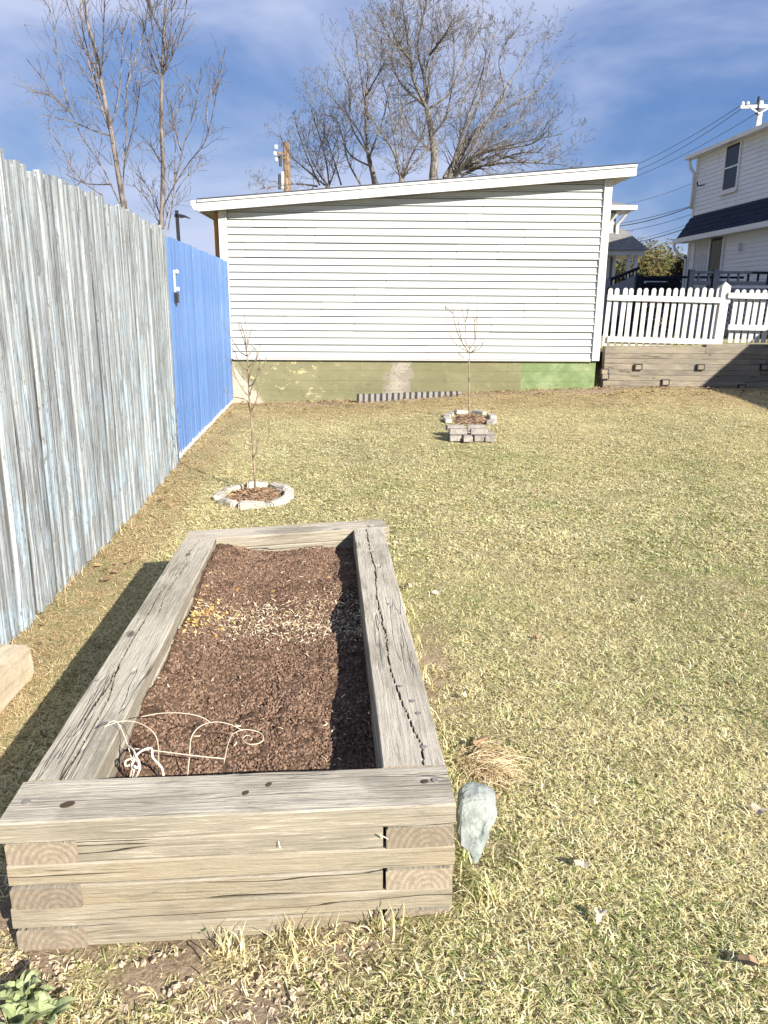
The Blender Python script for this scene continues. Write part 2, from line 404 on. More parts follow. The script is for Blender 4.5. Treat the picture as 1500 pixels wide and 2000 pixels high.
# raised upper yard behind the retaining wall
def upz(x, y): return .84 + .02*nz(x, y, 0, .5) + .0*y
me, vs = grid_mesh([3.16,4,6,9,14,20,40,90], [11.56,12.5,15,20,30,50,90,160], upz, 'upper_yard', M['ground'])
fattr(me, 'dirt', [.3]*len(vs)); tag(inst(me, 'upper_yard'), 'raised lawn behind the timber retaining wall', None, None, 'structure')

# ------------------------------------------------------------------ scatter (geometry nodes) for countless stuff
def source(name, meshes):
    c = bpy.data.collections.new(name)
    for i, me in enumerate(meshes):
        o = bpy.data.objects.new(name+'_piece', me); c.objects.link(o)
    return c
def scatter(name, me, coll, dens, smin, smax, tilt, seed, label):
    o = bpy.data.objects.new(name, me); COL.objects.link(o); tag(o, label, None, None, 'stuff')
    g = bpy.data.node_groups.new(name, 'GeometryNodeTree')
    g.interface.new_socket('Geometry', in_out='INPUT', socket_type='NodeSocketGeometry')
    g.interface.new_socket('Geometry', in_out='OUTPUT', socket_type='NodeSocketGeometry')
    n, l = g.nodes, g.links
    gi = n.new('NodeGroupInput'); go = n.new('NodeGroupOutput')
    d = n.new('GeometryNodeDistributePointsOnFaces'); d.distribute_method = 'RANDOM'; d.inputs['Seed'].default_value = seed
    at = n.new('GeometryNodeInputNamedAttribute'); at.data_type = 'FLOAT'; at.inputs['Name'].default_value = 'dens'
    mu = n.new('ShaderNodeMath'); mu.operation = 'MULTIPLY'; mu.inputs[1].default_value = dens
    l.new(at.outputs['Attribute'], mu.inputs[0]); l.new(mu.outputs[0], d.inputs['Density']); l.new(gi.outputs[0], d.inputs['Mesh'])
    ci = n.new('GeometryNodeCollectionInfo'); ci.inputs['Collection'].default_value = coll
    ci.inputs['Separate Children'].default_value = True; ci.inputs['Reset Children'].default_value = True
    ip = n.new('GeometryNodeInstanceOnPoints'); ip.inputs['Pick Instance'].default_value = True
    l.new(d.outputs['Points'], ip.inputs['Points']); l.new(ci.outputs[0], ip.inputs['Instance'])
    rv = n.new('FunctionNodeRandomValue'); rv.data_type = 'FLOAT_VECTOR'
    rv.inputs[0].default_value = (-tilt,-tilt,0); rv.inputs[1].default_value = (tilt,tilt,6.283); rv.inputs['Seed'].default_value = seed+1
    rs = n.new('FunctionNodeRandomValue'); rs.data_type = 'FLOAT'; rs.inputs[2].default_value = smin; rs.inputs[3].default_value = smax; rs.inputs['Seed'].default_value = seed+2
    l.new(rv.outputs[0], ip.inputs['Rotation']); l.new(rs.outputs[1], ip.inputs['Scale'])
    l.new(ip.outputs[0], go.inputs[0])
    md = o.modifiers.new('scatter', 'NODES'); md.node_group = g
    return o

def blade_clump(r, n, hmin, hmax, w, lay, seed, curl=.9):
    R = random.Random(seed); m = MB(); at = []
    for i in range(n):
        a = R.uniform(0, 6.283); q = r*math.sqrt(R.random()); bx, by = q*math.cos(a), q*math.sin(a)
        h = R.uniform(hmin, hmax); d = R.uniform(0, 6.283); ww = w*R.uniform(.6, 1.3)
        el = math.radians(R.uniform(*lay)); dx, dy = math.cos(d), math.sin(d); sx, sy = -dy*ww/2, dx*ww/2
        p = Vector((bx, by, R.uniform(-.004, .004))); pts = [p.copy()]
        tw = R.uniform(-.7, .7)
        for k in range(3):
            st = h/3; p = p + Vector((math.cos(d+tw*k)*math.cos(el)*st, math.sin(d+tw*k)*math.cos(el)*st, math.sin(el)*st))
            if p.z < .003: p.z = .003
            pts.append(p.copy()); el -= curl*R.uniform(.2, 1.0)
        ws = (1, .9, .65, .12); vs = []
        for k, p in enumerate(pts): vs += [p + Vector((sx, sy, 0))*ws[k], p - Vector((sx, sy, 0))*ws[k]]
        m.add(vs, [(0,1,3,2),(2,3,5,4),(4,5,7,6)]); at += [R.random()]*8
    return m, at
def grass_mat(name, g0=.50, g1=.30, strawy=1.0):
    m = NM(name, .6, .25)
    r = m.attr('rnd'); p = m.pos()
    big = m.noise(m.obj(world=True), .8, 3, .55); mid = m.noise(m.obj(world=True), 5.0, 3, .6)
    lvl = m.math('ADD', m.math('MULTIPLY', m.rng(big, .33, .67, 0, 1, False), .55), m.math('MULTIPLY', m.rng(mid, .3, .7, 0, 1, False), .35))
    sp = m.sep(p)
    fxl = m.math('ADD', sp[0], m.math('MULTIPLY', sp[1], .063))      # distance from the board fence
    lvl = m.math('MULTIPLY', lvl, m.rng(fxl, -1.1, -.5, .25, 1))
    lvl = m.math('MULTIPLY', lvl, m.rng(sp[1], 6.5, 9.8, 1, .1))
    lvl = m.math('MULTIPLY', m.math('POWER', lvl, 1.8), g0*1.85)
    isg = m.rng(m.math('SUBTRACT', lvl, r), -.03, .03)
    r2 = m.math('FRACT', m.math('MULTIPLY', r, 17.3)); r3 = m.math('FRACT', m.math('MULTIPLY', r, 51.7))
    straw = m.mix(r2, (.66,.56,.27), (1.0,.95,.62)); straw = m.mix(m.rng(r3, .84, .86), straw, (.16,.11,.05))
    warm = m.rng(m.math('ADD', m.rng(sp[1], 8.6, 10.2), m.rng(fxl, -.95, -1.3)), 0, 1, 0, .75)
    straw = m.mix(warm, straw, m.mix(r2, (.36,.235,.125), (.74,.54,.33)))
    green = m.mix(r2, (.16,.21,.05), (.50,.56,.20)); c = m.mix(isg, straw, green)
    pt = m.noise(m.obj(world=True), 11, 5, .7)
    c = m.mix(m.rng(pt, .52, .66, 0, .5), c, m.mix(isg, (.50,.41,.19), (.17,.22,.06)))
    m.col(c)
    tr = m.n.new('ShaderNodeBsdfTranslucent'); m.l.new(c, tr.inputs['Color'])
    ms = m.n.new('ShaderNodeMixShader'); ms.inputs[0].default_value = .35
    o = m.n['Material Output']; m.l.new(m.b.outputs[0], ms.inputs[1]); m.l.new(tr.outputs[0], ms.inputs[2]); m.l.new(ms.outputs[0], o.inputs[0])
    return m.m
M['grass'] = grass_mat('dormant_lawn_grass', .50)
def clump_meshes(cnt, mat, **k):
    r = []
    for i in range(cnt):
        m, at = blade_clump(seed=100+i, **k); me = m.build('grass_clump', mat, mesh_only=True); fattr(me, 'rnd', at); r.append(me)
    return r
near = source('near_blades', clump_meshes(10, M['grass'], r=.045, n=36, hmin=.014, hmax=.040, w=.0025, lay=(0, 42)))
far = source('far_blades', clump_meshes(8, M['grass'], r=.09, n=40, hmin=.02, hmax=.048, w=.0048, lay=(0, 24)))
BED = [(-.845,1.455), (.172,1.535), (-.013,4.0), (-.995,3.745)]
def in_poly(x, y, P):
    c = False
    for i in range(len(P)):
        x1,y1 = P[i]; x2,y2 = P[i-1]
        if (y1 > y) != (y2 > y) and x < (x2-x1)*(y-y1)/(y2-y1)+x1: c = not c
    return c
def fence_x(y): return -1.665 - .0633*(y-3.068)
def dens_at(x, y):
    if in_poly(x, y, BED): return 0
    if x < fence_x(y)+.012 or y > 11.0 + (.4 if x > 3.1 else 0): return 0
    d = 1 - 1.05*dirt_at(x, y)
    for cx, cy, rx, ry in ((-1.0,5.80,.24,.27), (.985,8.87,.24,.32)):
        if ((x-cx)/rx)**2 + ((y-cy)/ry)**2 < 1: return .06
    d *= .35 + .65*sstep(nz(x, y, 4, 7.5), -.45, .1)
    return max(.05, d)
xs = frange(-1.9, 2.6, .05); ys = frange(.95, 4.4, .05)
me, vs = grid_mesh(xs, ys, lambda x, y: gfull(x, y)-.002, 'lawn_grass_near', M['grass'])
def near_d(x, y):
    if abs(x) > .62*y+.55: return 0
    return dens_at(x, y)*(1 - .55*sstep(y, 1.6, 4.2))*sstep(y, 4.4, 4.1)
fattr(me, 'dens', [near_d(v[0], v[1]) for v in vs])
scatter('lawn_grass', me, near, 1500, .75, 1.35, .15, 3, 'short dormant lawn grass of straw and green blades in the foreground')
xs = frange(-2.6, 6.6, .1); ys = frange(4.0, 11.5, .1)
me, vs = grid_mesh(xs, ys, lambda x, y: gfull(x, y)-.002, 'lawn_grass_far', M['grass'])
fattr(me, 'dens', [dens_at(v[0], v[1])*sstep(v[1], 4.0, 4.35)*(1-.3*sstep(v[1], 5, 10)) for v in vs])
scatter('lawn_grass', me, far, 380, .75, 1.4, .15, 9, 'short dormant lawn grass running back to the shed')

# longer tufts along the bed foot, the fence foot and beside the stone
tall = source('tall_blades', clump_meshes(6, M['grass'], r=.04, n=16, hmin=.05, hmax=.11, w=.0035, lay=(45, 85), curl=.5))
m = MB()
def strip(x0, y0, x1, y1, w, n=24):
    dx, dy = x1-x0, y1-y0; l = math.hypot(dx, dy); nx, ny = -dy/l*w, dx/l*w
    for i in range(n):
        a, b = i/n, (i+1)/n
        q = [(x0+dx*a-nx, y0+dy*a-ny), (x0+dx*b-nx, y0+dy*b-ny), (x0+dx*b+nx, y0+dy*b+ny), (x0+dx*a+nx, y0+dy*a+ny)]
        m.add([(x, y, gfull(x, y)) for x, y in q], [(0,1,2,3)])
strip(-.42,1.43,.20,1.475,.035); strip(.23,1.56,.05,3.9,.04); strip(-1.04,3.9,-.05,4.1,.03)
strip(.32,1.66,.38,1.72,.05, 4); strip(.26,1.50,.30,1.60,.04,4)
me = m.build('edge_grass', M['grass'], mesh_only=True); fattr(me, 'dens', [1]*len(me.vertices))
scatter('edge_grass', me, tall, 230, .55, 1.1, .2, 21, 'longer green grass tufts along the foot of the timber bed')
m = MB()
strip(-1.60,2.2,-2.12,10.9,.05,60); strip(-2.1,10.93,3.1,11.05,.06,40); strip(3.25,11.33,6.4,11.36,.05,20)
me = m.build('fence_foot_grass', M['grass'], mesh_only=True); fattr(me, 'dens', [1]*len(me.vertices))
scatter('fence_foot_grass', me, source('dry_blades', clump_meshes(5, M['grass'], r=.05, n=22, hmin=.05, hmax=.10, w=.004, lay=(15, 65), curl=.6)), 150, .6, 1.1, .2, 31, 'dry brown grass matted along the foot of fence and shed')

def bit_mat(name, a, b, c2=None):
    m = NM(name, .7, .2); r = m.rand(); c = m.mix(r, a, b)
    if c2: c = m.mix(m.rng(m.math('FRACT', m.math('MULTIPLY', r, 13.7)), .7, .72), c, c2)
    m.col(c); return m.m
# dark leaf crumbs and twigs lying thickest along the shed and thinly over the lawn
litm = bit_mat('leaf_litter', (.13,.08,.045), (.34,.22,.12))
pcs = []
for i in range(5):
    x = MB(); l = .012+.005*i; x.add([(-l,0,.004),(-l*.2,l*.55,.016),(l,.1*l,.006),(.1*l,-l*.5,.012)], [(0,1,2),(0,2,3)]); pcs.append(x.build('crumb', litm, mesh_only=True))
xs = frange(-2.1, 6.2, .1); ys = frange(2.0, 11.2, .1)
me, vs = grid_mesh(xs, ys, lambda x, y: gfull(x, y)+.018, 'leaf_litter', litm)
fattr(me, 'dens', [0 if (in_poly(v[0], v[1], BED) or v[0] < fence_x(v[1])+.03 or v[1] > 11.0+(.3 if v[0] > 3.1 else 0)) else .0035 + .8*sstep(v[1]+.5*nz(v[0],v[1],2,1.5), 9.7, 11.0)*sstep(nz(v[0],v[1],6,3.5), -.25, .35) + .10*sstep(fence_x(v[1])+.4-v[0], 0, .3) for v in vs])
scatter('leaf_litter', me, source('litter', pcs), 420, .4, 1.2, .5, 101, 'brown leaf litter and crumbs lying along the foot of the shed')

# ------------------------------------------------------------------ raised bed of stacked timbers
def timber(name, p, q, w, h, mat, parent, ztop, cracks=(), fine=False, seed=0, endmat=True, inset=0):
    """p,q: xy of the centre line ends; local x runs along the timber."""
    p = Vector((p[0], p[1], 0)); q = Vector((q[0], q[1], 0)); Lh = (q-p).length; rz = math.atan2(q.y-p.y, q.x-p.x)
    nx = max(6, int(Lh/.006)) if fine else max(4, int(Lh/.05)); nt = 44 if fine else 5
    prof = []; b = .004
    for i in range(nt+1): prof.append((-w/2+b+(w-2*b)*i/nt, h/2))
    for i in range(4): prof.append((w/2, h/2-b-(h-2*b)*i/3))
    prof += [(w/2-b, -h/2), (-w/2+b, -h/2)]
    for i in range(4): prof.append((-w/2, -h/2+b+(h-2*b)*i/3))
    K = len(prof); vs = []; ck = []
    for j in range(nx+1):
        x = Lh*j/nx
        for k, (y, z) in enumerate(prof):
            wy = .0022*nz(x, k*.1, seed, 3.0); dz = .0018*nz(x*2, y*12, seed+5, 2.0); c = 0
            if k <= nt and cracks:
                for pts, cw, dep in cracks:
                    if pts[0][0] <= x <= pts[-1][0]:
                        for (xa, ya), (xb, yb) in zip(pts, pts[1:]):
                            if xa <= x <= xb:
                                yc = ya+(yb-ya)*(x-xa)/(xb-xa+1e-9) + .0045*nz(x, 0, seed+9, 14) + .002*nz(x,0,seed,60)
                                ww = cw*(.5+.5*abs(nz(x,1,seed,9)))*min(1, (x-pts[0][0])/.05+.2, (pts[-1][0]-x)/.05+.2)
                                t = abs(y-yc)/max(ww, .0012)
                                if t < 1.3: c = max(c, max(0, 1-(t/1.3)**2)); 
                dz -= max(cr[2] for cr in cracks)*c
            vs.append((x, y+wy, z+dz)); ck.append(c)
    fs = [(j*K+k, (j+1)*K+k, (j+1)*K+(k+1)%K, j*K+(k+1)%K) for j in range(nx) for k in range(K)]
    nf = len(fs)
    fs += [tuple(range(K)), tuple(nx*K+k for k in range(K-1, -1, -1))]
    me = bpy.data.meshes.new(name); me.from_pydata(vs, [], fs); me.update(); me.materials.append(mat)
    if endmat: me.materials.append(M['end']); me.polygons[nf].material_index = 1; me.polygons[nf+1].material_index = 1
    fattr(me, 'crack', ck)
    o = inst(me, name, parent, (p.x, p.y, ztop-h/2), (0, 0, rz)); return o
bed = empty('raised_bed', (-.4, 2.7, 0), 0, 'long raised garden bed of six courses of stacked weathered timbers on the lawn', 'garden bed')
def bt(*a, **k):
    o = timber(*a, **k); o.location -= bed.location; return o
TW = .158; CH = .058; BT = .345
FL, FR, BR, BL = [Vector(p) for p in BED]
fx = (FR-FL).normalized(); fy = Vector((-fx.y, fx.x))
def lerp2(a, b, t): return a+(b-a)*t
sL = (BL-FL).normalized(); sR = (BR-FR).normalized(); nL = Vector((sL.y, -sL.x)); nR = Vector((-sR.y, sR.x)); sB = (BR-BL).normalized()
rb = random.Random(4)
for c in range(6):
    zt = BT - c*CH; j = lambda s=.003: rb.uniform(-s, s)
    top = c == 0; mat = M['timber_top'] if c < 2 else M['timber_low']
    long_front = c % 2 == 0
    fo = fy*(TW/2 + (.0 if top else .004) + abs(j(.004)))
    if long_front: a, b = FL+fx*j(), FR+fx*j()
    else: a, b = FL+fx*(TW*.92+.004), FR-fx*(TW*.98+.014)
    crk = ([([(0.02,-.012),(.25,-.02),(.55,.005),(1.0,-.004)], .0028, .006)] if top else ())
    bt('timber', a+fo, b+fo, TW, CH-.003, mat, bed, zt, (), top, c*7)
    # side timbers: run over the front on odd courses so that their end grain shows
    for S_, s, n_, e0, e1 in ((FL, sL, nL, 'L', BL), (FR, sR, nR, 'R', BR)):
        st = S_ + (s*(TW+.004) if long_front else s*(.002+abs(j(.006)))) + n_*(TW/2+.0015+(0 if top else .002))
        en = e1 - s*(TW*.62) + n_*(TW/2+.0015) if long_front else e1 - s*.002 + n_*(TW/2+.0015)
        cr = ()
        if top and e0 == 'L':
            cr = ([([(0.0,.0),(.28,-.005),(.42,.0),(.62,.028),(1.3,.034),(1.36,.03)], .0032, .013), ([(.28,.03),(.5,.02),(.62,.03)], .004, .012), ([(1.05,-.005),(1.3,.012),(1.62,-.008),(1.72,.02),(2.05,-.01)], .0022, .011)])
        if top and e0 == 'R':
            cr = ([([(0.0,-.022),(.08,-.03),(.3,-.002),(.55,.018),(.8,.012),(1.15,.02),(1.5,.004),(1.8,.015),(2.1,.012),(2.25,.02)], .0028, .012)])
        bt('timber', st, en, TW, CH-.003, mat, bed, zt, cr, top, c*7+(2 if e0 == 'L' else 4))
    bo = Vector((sB.y, -sB.x))*(TW*.5)
    a, b = (BL, BR) if long_front else (BL+sB*(TW+.01), BR-sB*(TW+.01))
    bt('timber', a+bo, b+bo, TW, CH-.0015, mat, bed, zt+.001, ([([(.5,.03),(.9,.034),(.97,.03)], .004, .01)] if top else ()), top, c*7+5)
# screws on the top course, a splinter of wood sticking out of the face
def disk(r, h, n=10):
    m = MB(); m.prism([(r*math.cos(6.283*i/n), r*math.sin(6.283*i/n)) for i in range(n)], h); return m
scr = disk(.0062, .004).build('screw', M['metal_nail'], mesh_only=True)
kn = disk(.011, .0035, 12).build('knot', plain('dark_knot', (.075,.05,.035), .8, .2, .3, 90, .4), mesh_only=True)
for x, y, me_, sx in ((138,1440,scr,1),(190,1330,scr,1),(272,1210,scr,1),(320,1143,scr,1),(375,1075,scr,1),(728,1050,scr,1),(760,1180,scr,1),(783,1341,scr,1),(806,1370,scr,1.2),(818,1394,scr,1.2),(828,1460,scr,1.3),(730,1078,scr,1),
                      (132,1572,kn,1.5),(52,1567,scr,1.6),(525,1533,kn,.8),(480,1549,kn,.8),(830,1527,kn,.9),(850,1525,scr,1.2)):
    p = atZ(x, y, BT+.0005); o = inst(me_, me_.name, bed, p - bed.location + Vector((0,0,-.0012)), (0,0,rb.random()), (sx, sx*(.6 if me_ is kn else 1), 1))
m = MB(); p = atY(545,1650,1.50) - bed.location; m.bar(p+Vector((-.002,.004,.006)), p+Vector((.003,-.004,-.006)), .0018, .0018); m.build('splinter', M['rope'], bed)
p = atY(750,1634,1.51) - bed.location; m = MB(); m.bar(p+Vector((-.010,.004,.002)), p+Vector((.010,-.006,-.002)), .0018, .0018); m.build('splinter', M['rope'], bed)

# soil in the bed
inner = [FL+fy*TW*.9+fx*.13, FR+fy*TW*.9-fx*.13, BR+Vector((sB.y,-sB.x))*TW*.9-sB*.13, BL+Vector((sB.y,-sB.x))*TW*.9+sB*.13]
def soil_z(x, y):
    t = (y-1.7)/2.2
    z = .212 + .045*min(t,1) + .020*nz(x, y, 0, 3.2) + .014*nz(x, y, 2, 9) 
    z += .013*abs(nz(x, y, 4, 34)) + .008*nz(x, y, 5, 70) + .004*nz(x, y, 6, 140)
    z += .03*math.exp(-(((y-3.3)/.28)**2)) + .012*math.exp(-(((y-2.3)/.3)**2)) - .02*math.exp(-(((y-2.85)/.12)**2))
    z -= .022*math.exp(-(((x+.62)/.12)**2+((y-3.05)/.14)**2))    # a hollow
    z -= .03*math.exp(-(((x+.25)/.06)**2+((y-3.35)/.12)**2)) - .018*math.exp(-(((y-2.75)/.10)**2))*.5
    z -= .012*math.exp(-(((x+.02)/.12)**2))
    z += .048*(1-sstep(x+.07*(y-1.7), -.76, -.42))
    return z
def soil_mat():
    m = NM('potting_soil', .95, .12)
    n = m.noise(m.obj(world=True), 60, 6, .75); b = m.noise(m.obj(world=True), 4, 4, .6)
    c = m.mix(m.rng(n, .3, .68), (.075,.044,.028), (.19,.125,.085)); c = m.mix(m.rng(b, .45, .65, 0, .7), c, (.06,.032,.02)); m.col(c); m.bump(n, 1, .012); return m.m
M['soil'] = soil_mat()
nx_, ny_ = 190, 430; vs = []
for j in range(ny_+1):
    t = j/ny_; a = lerp2(inner[0], inner[3], t); b = lerp2(inner[1], inner[2], t)
    for i in range(nx_+1):
        p = lerp2(a, b, i/nx_); vs.append((p.x, p.y, soil_z(p.x, p.y)))
fs = [(j*(nx_+1)+i, j*(nx_+1)+i+1, (j+1)*(nx_+1)+i+1, (j+1)*(nx_+1)+i) for j in range(ny_) for i in range(nx_)]
me = bpy.data.meshes.new('soil'); me.from_pydata(vs, [], fs); me.update(); me.materials.append(M['soil'])
me.polygons.foreach_set('use_smooth', [True]*len(fs))
tag(inst(me, 'soil'), 'loose dark brown soil filling the raised timber bed', None, None, 'stuff')
def blob(r, seed, sq=.7, sub=1, rough=.35):
    import bmesh
    bm = bmesh.new(); bmesh.ops.create_icosphere(bm, subdivisions=sub, radius=r)
    for v in bm.verts:
        k = 1+rough*mnoise.noise(v.co*(1.6/r)+Vector((seed,seed*2,0))); v.co *= k; v.co.z *= sq
    return bm
def bm_mesh(bm, name, mat, smooth=False):
    me = bpy.data.meshes.new(name); bm.to_mesh(me); bm.free(); me.materials.append(mat)
    if smooth: me.polygons.foreach_set('use_smooth', [True]*len(me.polygons))
    return me
def clod_mat():
    m = NM('soil_clod', .95, .1); r = m.rand(); n = m.noise(m.obj(world=True), 9, 5, .7)
    c = m.mix(r, (.10,.06,.04), (.28,.185,.13)); m.col(m.val(c, n, .35)); return m.m
M['clod'] = clod_mat()
clods = source('clods', [bm_mesh(blob(.0034*(1+.25*i), i*3.1, .75, 1, .8), 'clod', M['clod']) for i in range(5)])
def bed_grid(lift=.001):
    m = MB(); nx_, ny_ = 16, 46
    for j in range(ny_+1):
        t = j/ny_; a = lerp2(inner[0], inner[3], t); b = lerp2(inner[1], inner[2], t)
        for i in range(nx_+1):
            p = lerp2(a, b, .04+.92*i/nx_); m.v.append((p.x, p.y, soil_z(p.x, p.y)+lift))
    m.f = [(j*(nx_+1)+i, j*(nx_+1)+i+1, (j+1)*(nx_+1)+i+1, (j+1)*(nx_+1)+i) for j in range(ny_) for i in range(nx_)]; return m
me = bed_grid().build('soil_clods', M['clod'], mesh_only=True); fattr(me, 'dens', [1]*len(me.vertices))
scatter('soil_clods', me, clods, 34000, .2, 1.05, 3, 41, 'crumbs of brown soil lying all over the bed')
# pale chopped straw strip across the bed
M['strawbit'] = None
M['strawbit'] = bit_mat('pale_husk', (.42,.31,.17), (.72,.62,.45))
bits = []
for i in range(6):
    R = random.Random(i); mm = MB(); l = R.uniform(.006, .019); w = R.uniform(.0016, .0042)
    pts = [Vector((l*(t-.5), .004*math.sin(t*3+i), .003*math.sin(t*2.6))) for t in (0, .33, .66, 1)]
    vs = []
    for p in pts: vs += [p+Vector((0, w/2, 0)), p-Vector((0, w/2, 0))]
    mm.add(vs, [(0,1,3,2),(2,3,5,4),(4,5,7,6)]); bits.append(mm.build('husk', M['strawbit'], mesh_only=True))
me = bed_grid(.006).build('straw_strip', M['strawbit'], mesh_only=True)
fattr(me, 'dens', [max(.012, math.exp(-((v.co.y-2.86-.10*(v.co.x+.3)+.05*nz(v.co.x,v.co.y,0,6))/.17)**2)*(.35+.65*sstep(v.co.x,-.75,-.3)*sstep(nz(v.co.x,v.co.y,3,9),-.35,.2)) , .10*math.exp(-(((v.co.x+.12)/.1)**2+((v.co.y-2.15)/.12)**2))) for v in me.vertices])
scatter('straw_bits', me, source('husks', bits), 13000, .6, 1.35, .6, 51, 'band of pale chopped straw and husks across the soil')
M['yl'] = bit_mat('yellow_leaflet', (.52,.34,.08), (.66,.54,.22), (.45,.24,.07))
lf = []
for i in range(3):
    mm = MB(); r = .0062+.0014*i; n = 8
    mm.add([(r*1.3*math.cos(6.283*k/n), r*.75*math.sin(6.283*k/n), .002*math.cos(6.283*k*2/n)) for k in range(n)], [tuple(range(n))]); lf.append(mm.build('leaflet', M['yl'], mesh_only=True))
me = bed_grid(.009).build('yellow_leaflets', M['yl'], mesh_only=True)
fattr(me, 'dens', [math.exp(-(((v.co.x+.78)/.13)**2+((v.co.y-2.80-.1*(v.co.x+.8))/.13)**2)) + .05*math.exp(-(((v.co.x+.5)/.2)**2+((v.co.y-2.9)/.1)**2)) for v in me.vertices])
scatter('yellow_leaflets', me, source('leaflets', lf), 3800, .6, 1.2, .5, 61, 'small yellow and orange leaflets heaped by the left side of the bed')

# dirt crumbs and mud in front of the bed
m = MB(); xs_ = frange(-1.0, .35, .05); ys_ = frange(1.0, 1.47, .047); nx = len(xs_)
m.v = [(x, y, gfull(x, y)) for y in ys_ for x in xs_]; m.f = [(j*nx+i, j*nx+i+1, (j+1)*nx+i+1, (j+1)*nx+i) for j in range(len(ys_)-1) for i in range(nx-1)]
mudm = bit_mat('pale_mud', (.36,.28,.20), (.58,.47,.34))
me = m.build('mud_crumbs', mudm, mesh_only=True); fattr(me, 'dens', [dirt_at(v.co.x, v.co.y)**1.5 for v in me.vertices])
scatter('mud_crumbs', me, source('muds', [bm_mesh(blob(.0042*(1+.4*i), i*2.3+9, .6, 2, .9), 'crumb', mudm) for i in range(4)]), 7000, .2, 1.0, 3, 71, 'dry mud crumbs in front of the bed')

# ------------------------------------------------------------------ wire plant support and rope in the bed
def smooth_path(pts, n=6):
    pts = [Vector(p) for p in pts]; o = []
    for i in range(len(pts)-1):
        p0 = pts[max(i-1,0)]; p1 = pts[i]; p2 = pts[i+1]; p3 = pts[min(i+2,len(pts)-1)]
        for k in range(n):
            t = k/n; o.append(.5*((2*p1)+(p2-p0)*t+(2*p0-5*p1+4*p2-p3)*t*t+(3*p1-p0-3*p2+p3)*t**3))
    o.append(pts[-1]); return o
sup = empty('plant_support', (-.5, 1.75, .25), 0, 'cream wire scrollwork plant support poking out of the soil at the near left corner', 'plant support')
def wire(pts, name='wire', r=.0013, mat=None, par=None):
    P = smooth_path([atZ(x, y, z) for x, y, z in pts]); par = par or sup
    m = MB(); m.tube([p-par.location for p in P], r, 6); return m.build(name, mat or M['wire'], par, True)
wire([(250,1530,.25),(258,1490,.29),(240,1430,.35),(224,1408,.385),(203,1420,.39)])
wire([(203,1420,.39),(235,1409,.40),(268,1411,.40),(297,1428,.39),(308,1450,.36),(310,1490,.29),(309,1520,.24)])
wire([(275,1400,.375),(315,1393,.385),(358,1393,.39),(392,1400,.385),(413,1412,.37)])
wire([(366,1520,.25),(370,1478,.30),(374,1440,.35),(392,1418,.37),(420,1410,.375),(450,1415,.37),(474,1427,.36)])
wire([(437,1492,.24),(445,1455,.30),(455,1434,.335),(478,1425,.345),(505,1430,.34),(515,1442,.335),(505,1452,.33),(485,1453,.33),(474,1444,.33),(482,1436,.33),(492,1440,.33),(490,1446,.33)])
wire([(262,1462,.33),(310,1467,.33),(380,1476,.33),(440,1482,.325)], 'crossbar', .0017)
rope = empty('rope', (-.5, 1.7, .28), 0, 'short piece of cream rope knotted on the wire plant support', 'rope')
wire([(247,1455,.33),(262,1468,.345),(258,1490,.33),(246,1496,.32),(246,1486,.33),(262,1482,.34),(273,1496,.335),(268,1513,.31),(260,1520,.29),(262,1506,.31),(258,1494,.33),(268,1474,.345),(282,1464,.345),(296,1462,.34),(298,1478,.325),(306,1488,.31),(316,1500,.29),(320,1520,.26)], 'strand', .003, M['rope'], rope)
wire([(262,1468,.345),(266,1478,.345),(272,1490,.34),(268,1500,.33),(262,1496,.335)], 'knot', .003, M['rope'], rope)

# ------------------------------------------------------------------ stone by the bed, sand coloured block at the left
pts2 = [(895,1600),(898,1568),(918,1550),(952,1552),(968,1568),(971,1592),(962,1618),(950,1650),(938,1682),(926,1690),(915,1668),(896,1650)]
base = Vector((.285, 1.62, gz(.25, 1.65)-.012))
st = MB(); P = [atY(x, y, 1.61+ (1700-y)*.0006)-base for x, y in pts2]; n = len(P)
cen = sum(P, Vector())/n
import bmesh
bm = bmesh.new(); rings = []
for k, (s, dy) in enumerate(((1.0,.045),(1.0,.02),(.97,.004),(.86,-.006),(.55,-.011),(.25,-.009))):
    rings.append([bm.verts.new(cen+(p-cen)*s+Vector((.004*nz(i,k,0,.9), dy+.008*nz(i,k,4,.7), .004*nz(i,k,2,.9)))) for i, p in enumerate(P)])
for a, b in zip(rings, rings[1:]):
    for i in range(n): bm.faces.new((a[i], a[(i+1)%n], b[(i+1)%n], b[i]))
bm.faces.new(rings[-1]); bm.faces.new(rings[0][::-1]); bmesh.ops.recalc_face_normals(bm, faces=bm.faces)
bmesh.ops.triangulate(bm, faces=bm.faces); bmesh.ops.subdivide_edges(bm, edges=bm.edges, cuts=3, use_grid_fill=True, smooth=.35)
for v in bm.verts: v.co += Vector([.004*mnoise.noise(v.co*45+Vector((q*7,q,3)))+.0015*mnoise.noise(v.co*150+Vector((q*7,q,3))) for q in range(3)])
o = inst(bm_mesh(bm, 'stone', M['slate']), 'stone', None, base); tag(o, 'flat blue-grey stone standing against the near right corner of the bed', 'stone')

